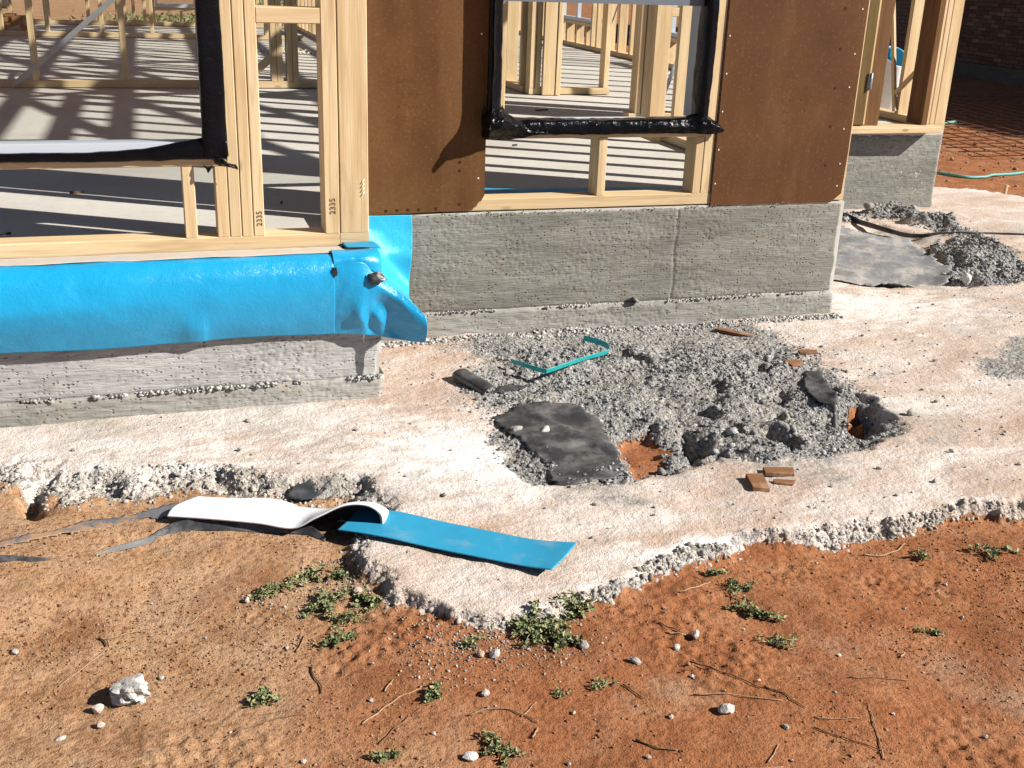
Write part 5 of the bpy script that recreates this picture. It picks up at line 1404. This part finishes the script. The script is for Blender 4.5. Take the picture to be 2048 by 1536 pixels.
TW = [('long pale straw running left of the large white lump', [(-0.26, 2.055), (-0.20, 2.13), (-0.165, 2.175), (-0.17, 2.20)], .0016, .9),
      ('angled straw branching right from the long pale straw', [(-0.172, 2.203), (-0.13, 2.215), (-0.085, 2.225)], .0018, .9),
      ('short dark stalk standing over the straw fork', [(-0.188, 2.21), (-0.178, 2.195), (-0.172, 2.175)], .003, .05),
      ('small forked straw above the large white lump', [(0.0, 2.215), (0.02, 2.24), (0.045, 2.258)], .0016, .9),
      ('brown bent twig below the left weed group', [(0.235, 1.99), (0.233, 1.955), (0.245, 1.92), (0.24, 1.89)], .0026, .3),
      ('frayed pale twig pair below the left weed mat', [(0.21, 2.045), (0.225, 2.075), (0.236, 2.10)], .0024, .6),
      ('thick straw stub in the lower middle', [(0.36, 1.855), (0.385, 1.885)], .0025, .85),
      ('long pale straw slanting in the lower middle', [(0.30, 1.765), (0.345, 1.80), (0.385, 1.828), (0.43, 1.84)], .0022, .9),
      ('dark slanted twig crossing straws in the lower middle', [(0.32, 1.70), (0.36, 1.74), (0.42, 1.785)], .0018, .25),
      ('thin curved straw at lower left of middle', [(0.05, 1.80), (0.10, 1.815), (0.15, 1.825), (0.2, 1.825)], .0014, .4),
      ('brown twig arching through the lower middle', [(0.50, 1.73), (0.54, 1.738), (0.58, 1.728), (0.61, 1.70), (0.625, 1.675)], .0024, .6),
      ('pale twig crossing the arching brown twig', [(0.60, 1.70), (0.64, 1.735)], .0018, .8),
      ('short pale peg of straw near the bottom middle', [(0.60, 1.635), (0.618, 1.66)], .003, .85),
      ('long dark twig slanting through the right soil', [(0.995, 1.785), (1.06, 1.72), (1.10, 1.665)], .0024, .25),
      ('continuation twig forking below the long dark twig', [(1.105, 1.665), (1.135, 1.635), (1.14, 1.61), (1.155, 1.585)], .002, .3),
      ('long pale straw under the forked twig', [(0.95, 1.675), (1.03, 1.655), (1.12, 1.615)], .0022, .7),
      ('short dark upright twig left of the long twig', [(0.83, 1.745), (0.84, 1.715), (0.85, 1.69)], .002, .1),
      ('pale forked twig by the right weed', [(1.105, 2.06), (1.165, 2.075), (1.20, 2.09)], .0024, .95),
      ('thin straw leaning on the pale forked twig', [(1.20, 2.09), (1.185, 2.11), (1.165, 2.14)], .0014, .8),
      ('crossed straw stalk above the bright pale stone', [(1.0, 1.905), (1.03, 1.89), (1.06, 1.88)], .0022, .95),
      ('dark stick beside the crossed straw stalk', [(1.0, 1.94), (1.02, 1.915), (1.04, 1.89)], .0022, .3),
      ('straight straw on open red earth at right', [(1.30, 1.655), (1.36, 1.64), (1.42, 1.62)], .0018, .6),
      ('short straw in line below the straight straw', [(1.155, 1.555), (1.20, 1.54), (1.24, 1.53)], .0017, .8),
      ('long thin straw rising from the bottom right', [(1.215, 1.41), (1.24, 1.46), (1.27, 1.53), (1.285, 1.565)], .0015, .85),
      ('dark thin twig meeting the rising straw at bottom right', [(1.14, 1.53), (1.19, 1.475), (1.23, 1.43)], .0018, .2),
      ('brown twig at bottom right of centre', [(0.785, 1.575), (0.82, 1.545), (0.85, 1.53)], .0028, .35),
      ('pale straw at the bottom edge right of centre', [(0.92, 1.46), (0.97, 1.45), (1.02, 1.44)], .0022, .9),
      ('upright forked straw at the bottom edge', [(1.0, 1.46), (1.03, 1.485), (1.045, 1.50)], .0018, .85),
      ('white straw stub on the far right earth', [(1.46, 1.70), (1.48, 1.715)], .003, .95),
      ('pale stem curving along the apron edge at right', [(1.66, 2.14), (1.70, 2.125), (1.76, 2.135), (1.80, 2.16)], .003, .95)]
for i, (lb, pts, r, tn) in enumerate(TW):
    twig(lb, pts, r, tn, 800 + i)

# ------------------------------------------------------------------ inside the house: loose things
o = link('membrane_strip', sheet_mesh('membrane_strip', [[(0.9, 4.27, 0.003), (0.9, 4.34, 0.004), (0.9, 4.41, 0.003)], [(1.3, 4.19, 0.006), (1.3, 4.26, 0.010), (1.3, 4.33, 0.004)], [(1.7, 4.16, 0.004), (1.7, 4.23, 0.006), (1.7, 4.30, 0.004)], [(2.25, 4.12, 0.008), (2.25, 4.20, 0.012), (2.25, 4.28, 0.004)]], 12, 60, 0.002, 0.004, 0.1, 901), M['blue_dry'])
tag(o, 'blue membrane strip lying on the floor inside the middle window', 'membrane strip')
# upright roll of membrane in the recessed room
roll = empty('membrane_roll', (4.745, 6.62, -0.47))
tag(roll, 'upright roll of white-backed blue membrane standing beyond the far doorway', 'membrane roll')
a = np.linspace(0, 2 * math.pi * 1.15, 34)
def roll_rows(r0, inset=0.0):
    out = []
    for i, z in enumerate((-0.48, -0.2, 0.1, 0.33, 0.42)):
        out.append([(4.745 + (r0 - inset - 0.002 * t) * math.cos(t + 0.5) + 0.02 * z, 6.62 + (r0 - inset - 0.002 * t) * math.sin(t + 0.5), min(z, 0.29 + 0.085 * (1 + math.sin(t + 0.6)) / 1.3) if i > 2 else z) for t in a])
    return out
link('outer_face', sheet_mesh('outer_face', roll_rows(0.095), 60, 24, 0.0015, 0.0, 0.1, 902), M['membrane_white'], roll)
link('inner_face', sheet_mesh('inner_face', roll_rows(0.095, 0.003), 60, 24, 0.0015, 0.0, 0.1, 903), M['blue_light'], roll)
# heap of timber offcuts and a paper bundle at the far left of the floor
rg = random.Random(5)
for k in range(7):
    x, y, z = -1.62 + 0.10 * (k % 3), 13.1 + 0.05 * k, 0.04 + 0.07 * (k // 3)
    o = timber('timber_offcut', (x, y - 0.2, z), (x + rg.uniform(-.1, .2), y + 0.4, z + rg.uniform(-.01, .03)), 0.09, 0.045, M['pine_dark'], None, (1, 0, 0))
    tag(o, 'dark brown timber offcut in the heap at the far left of the floor', 'timber', 'timber offcuts heaped on the far floor')
o = timber('timber_offcut', (-1.40, 13.2, 0.22), (-1.36, 13.25, 1.1), 0.14, 0.035, M['pine_dark'], None, (1, 0, 0)); tag(o, 'dark brown board standing upright behind the heap of offcuts', 'timber')
o = timber('timber_offcut', (-1.60, 13.3, 0.0), (-1.66, 13.35, 1.1), 0.10, 0.035, M['pine_dark'], None, (1, 0, 0)); tag(o, 'leaning brown board at the far left of the floor', 'timber')
o = link('insulation_roll', sheet_mesh('insulation_roll', [[(-1.18 + 0.06 * math.cos(t), 13.25 + dy, 0.065 + 0.06 * math.sin(t)) for t in np.linspace(0, 6.9, 20)] for dy in (0, 0.15, 0.3, 0.45)], 40, 10, 0.008, 0.004, 0.06, 911), M['hardchip']); tag(o, 'brown rolled sheet lying by the offcut heap at far left', 'roll')
me = rock_mesh('bag', 0.13, 9, (0.9, 0.7, 0.8), 3, 0.7, 0.9); o = link('plastic_bag', me, M['white_stone'], None, (-1.42, 13.05, 0.33)); tag(o, 'crumpled white bag on top of the offcut heap at far left', 'bag')
me = rock_mesh('paper_scrap', 0.05, 19, (1.2, 0.9, 0.5), 2, 0.6, 1.0); o = link('paper_scrap', me, M['white_stone'], None, (-1.22, 13.0, 0.42)); tag(o, 'small white scrap perched beside the crumpled bag', 'scrap')
# sawdust drift near the middle partition and litter on the slab
x, y = np.random.default_rng(3).normal(1.35, 0.16, 500), np.random.default_rng(4).normal(11.0, 0.10, 500)
o = link('sawdust', stones_mesh('sawdust', np.stack([x, y, np.full(500, 0.003)], -1), np.random.default_rng(5).uniform(0.006, 0.018, 500), 6, 0.2), M['chalk']); tag(o, 'pale sawdust drift on the floor behind the middle partition', 'sawdust', kind='stuff')
def litter(label, x, y, l, rz, material, w=0.008, t=0.004):
    o = link('floor_scrap', prism_mesh('floor_scrap', w, t, l, 0.001), material, None, (x, y, t / 2), (0, R(90), rz)); tag(o, label, 'scrap')
litter('thin dark stick on the floor under the left window', -0.31, 4.46, 0.05, 0.1, M['rust'])
litter('dark bent scrap on the floor at the left frame edge', -0.50, 3.80, 0.05, 0.3, M['ink'])
litter('tiny black clip on the floor behind the corner studs', 0.435, 4.17, 0.02, 1.2, M['ink'])
litter('red plastic chip on the left bottom plate', -0.235, 3.575, 0.016, 0.3, mat('red_plastic', (0.6, 0.03, 0.015), 0.4))
litter('tiny dark scrap on the floor inside the middle window', 1.72, 5.42, 0.03, 0.3, M['ink'])
litter('short dark scrap on the shaded floor behind the middle window', 2.28, 6.75, 0.10, 0.25, M['ink'])

# ------------------------------------------------------------------ right background
hz = gh(5.7, 6.9)
pts = catmull([(4.9, 7.9, hz), (5.45, 7.35, hz), (5.62, 7.05, hz), (5.70, 6.88, hz), (6.0, 6.90, hz + 0.01), (6.4, 6.99, hz + 0.02), (7.2, 7.1, hz)], 60)
o = link('hose', tube_mesh('hose', [(p[0], p[1], gh(p[0], p[1]) + 0.012) for p in pts], 0.011, 8), M['hose']); tag(o, 'teal garden hose lying on red earth right of the far slab', 'hose')
pts = catmull([(4.75, 6.4, hz), (5.2, 7.3, hz), (6.4, 8.6, hz), (7.25, 9.35, hz), (7.7, 9.6, hz)], 40)
o = link('hose', tube_mesh('hose', [(p[0], p[1], gh(p[0], p[1]) + 0.02) for p in pts], 0.013, 8), M['hose']); tag(o, 'teal hose end emerging behind the far corner stud', 'hose')
o = timber('survey_peg', (5.55, 6.30, gh(5.55, 6.3) - 0.05), (5.56, 6.30, gh(5.55, 6.3) + 0.07), 0.022, 0.022, M['pine'], None); tag(o, 'short wooden peg standing in red earth past the apron', 'peg')
# reinforcing mesh sheet on the ground
rm = empty('reinforcing_mesh', (8.2, 9.6, hz))
tag(rm, 'rusty steel reinforcing mesh lying flat on the red earth at right', 'steel mesh')
for k in range(22):
    y = 7.6 + 0.2 * k
    x0 = 6.3 + 0.03 * k
    link('rod', tube_mesh('rod', [(x0, y, hz + 0.035 + 0.006 * math.sin(k)), (x0 + 2.2, y + 0.05, hz + 0.035), (x0 + 4.2, y + 0.1, hz + 0.03)], 0.0042, 5), M['rust'], rm)
for k in range(21):
    x = 6.4 + 0.2 * k
    link('rod', tube_mesh('rod', [(x, 7.55, hz + 0.046), (x + 0.3, 9.6, hz + 0.046), (x + 0.63, 11.85, hz + 0.046)], 0.0042, 5), M['rust'], rm)
# neighbouring brick wall, in shade
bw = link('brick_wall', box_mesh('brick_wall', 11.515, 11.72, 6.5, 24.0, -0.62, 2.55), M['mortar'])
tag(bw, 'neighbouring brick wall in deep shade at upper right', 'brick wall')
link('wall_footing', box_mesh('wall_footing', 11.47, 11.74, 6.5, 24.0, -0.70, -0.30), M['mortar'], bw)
bme = prism_mesh('brick', 0.048, 0.11, 0.165, 0.004); bme.materials.append(M['brick'])
bw_rows = []
for c in range(0, 50):
    z = -0.272 + c * 0.056
    y = 12.3 + (0.087 if c % 2 else 0)
    while y < 18.5:
        bw_rows.append((c, y, z)); y += 0.174
rgb = random.Random(8)
vis = sorted([b for b in bw_rows if b[0] < 17 and 12.5 < b[1] < 15.7], key=lambda b: b[1])[:300]
visset = set(vis)
for c, y, z in vis:
    ob = bpy.data.objects.new('brick', bme); COL.objects.link(ob)
    ob.parent = bw
    ob.location = (11.555 + rgb.uniform(-0.003, 0.003), y, z); ob.rotation_euler = (R(-90), 0, R(90)) if False else (R(-90), R(90), 0)
others = [b for b in bw_rows if b not in visset]
BV = []; BF = []
for c, y, z in others:
    b = len(BV)
    x0, x1 = 11.502 + rgb.uniform(-0.003, 0.003), 11.60
    BV += [(x, yy, zz) for zz in (z - 0.024, z + 0.024) for yy in (y, y + 0.165) for x in (x0, x1)]
    BF += [[b + i for i in q] for q in ([0, 2, 3, 1], [4, 5, 7, 6], [0, 1, 5, 4], [2, 6, 7, 3], [0, 4, 6, 2], [1, 3, 7, 5])]
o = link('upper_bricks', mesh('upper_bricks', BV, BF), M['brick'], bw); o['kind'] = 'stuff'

# grass tufts on the plot behind the house
rg = np.random.default_rng(12)
n = 5000
gx = np.concatenate([rg.normal(0.9, 0.7, n // 2), rg.normal(4.0, 0.8, n // 2)]); gy = np.concatenate([rg.normal(22.3, 1.1, n // 2), rg.normal(33, 1.5, n // 2)])
gzz = ghv(gx, gy)[0]
ln = rg.uniform(0.03, 0.08, n); an = rg.uniform(0, 2 * np.pi, n); wd = ln * 0.5
bx, by = np.cos(an) * wd, np.sin(an) * wd
tipx, tipy = rg.normal(0, 0.06, n), rg.normal(0, 0.06, n)
GV = np.stack([np.stack([gx - bx, gy - by, gzz], -1), np.stack([gx + bx, gy + by, gzz], -1), np.stack([gx + tipx, gy + tipy, gzz + ln], -1)], 1).reshape(-1, 3)
o = link('grass', np_mesh('grass', GV, np.arange(3 * n).reshape(-1, 3), False, {'tint': np.repeat(rg.uniform(0.2, 0.8, n), 3)}), M['leaf'])
tag(o, 'patchy green grass on the plot behind the house', 'grass', kind='stuff')
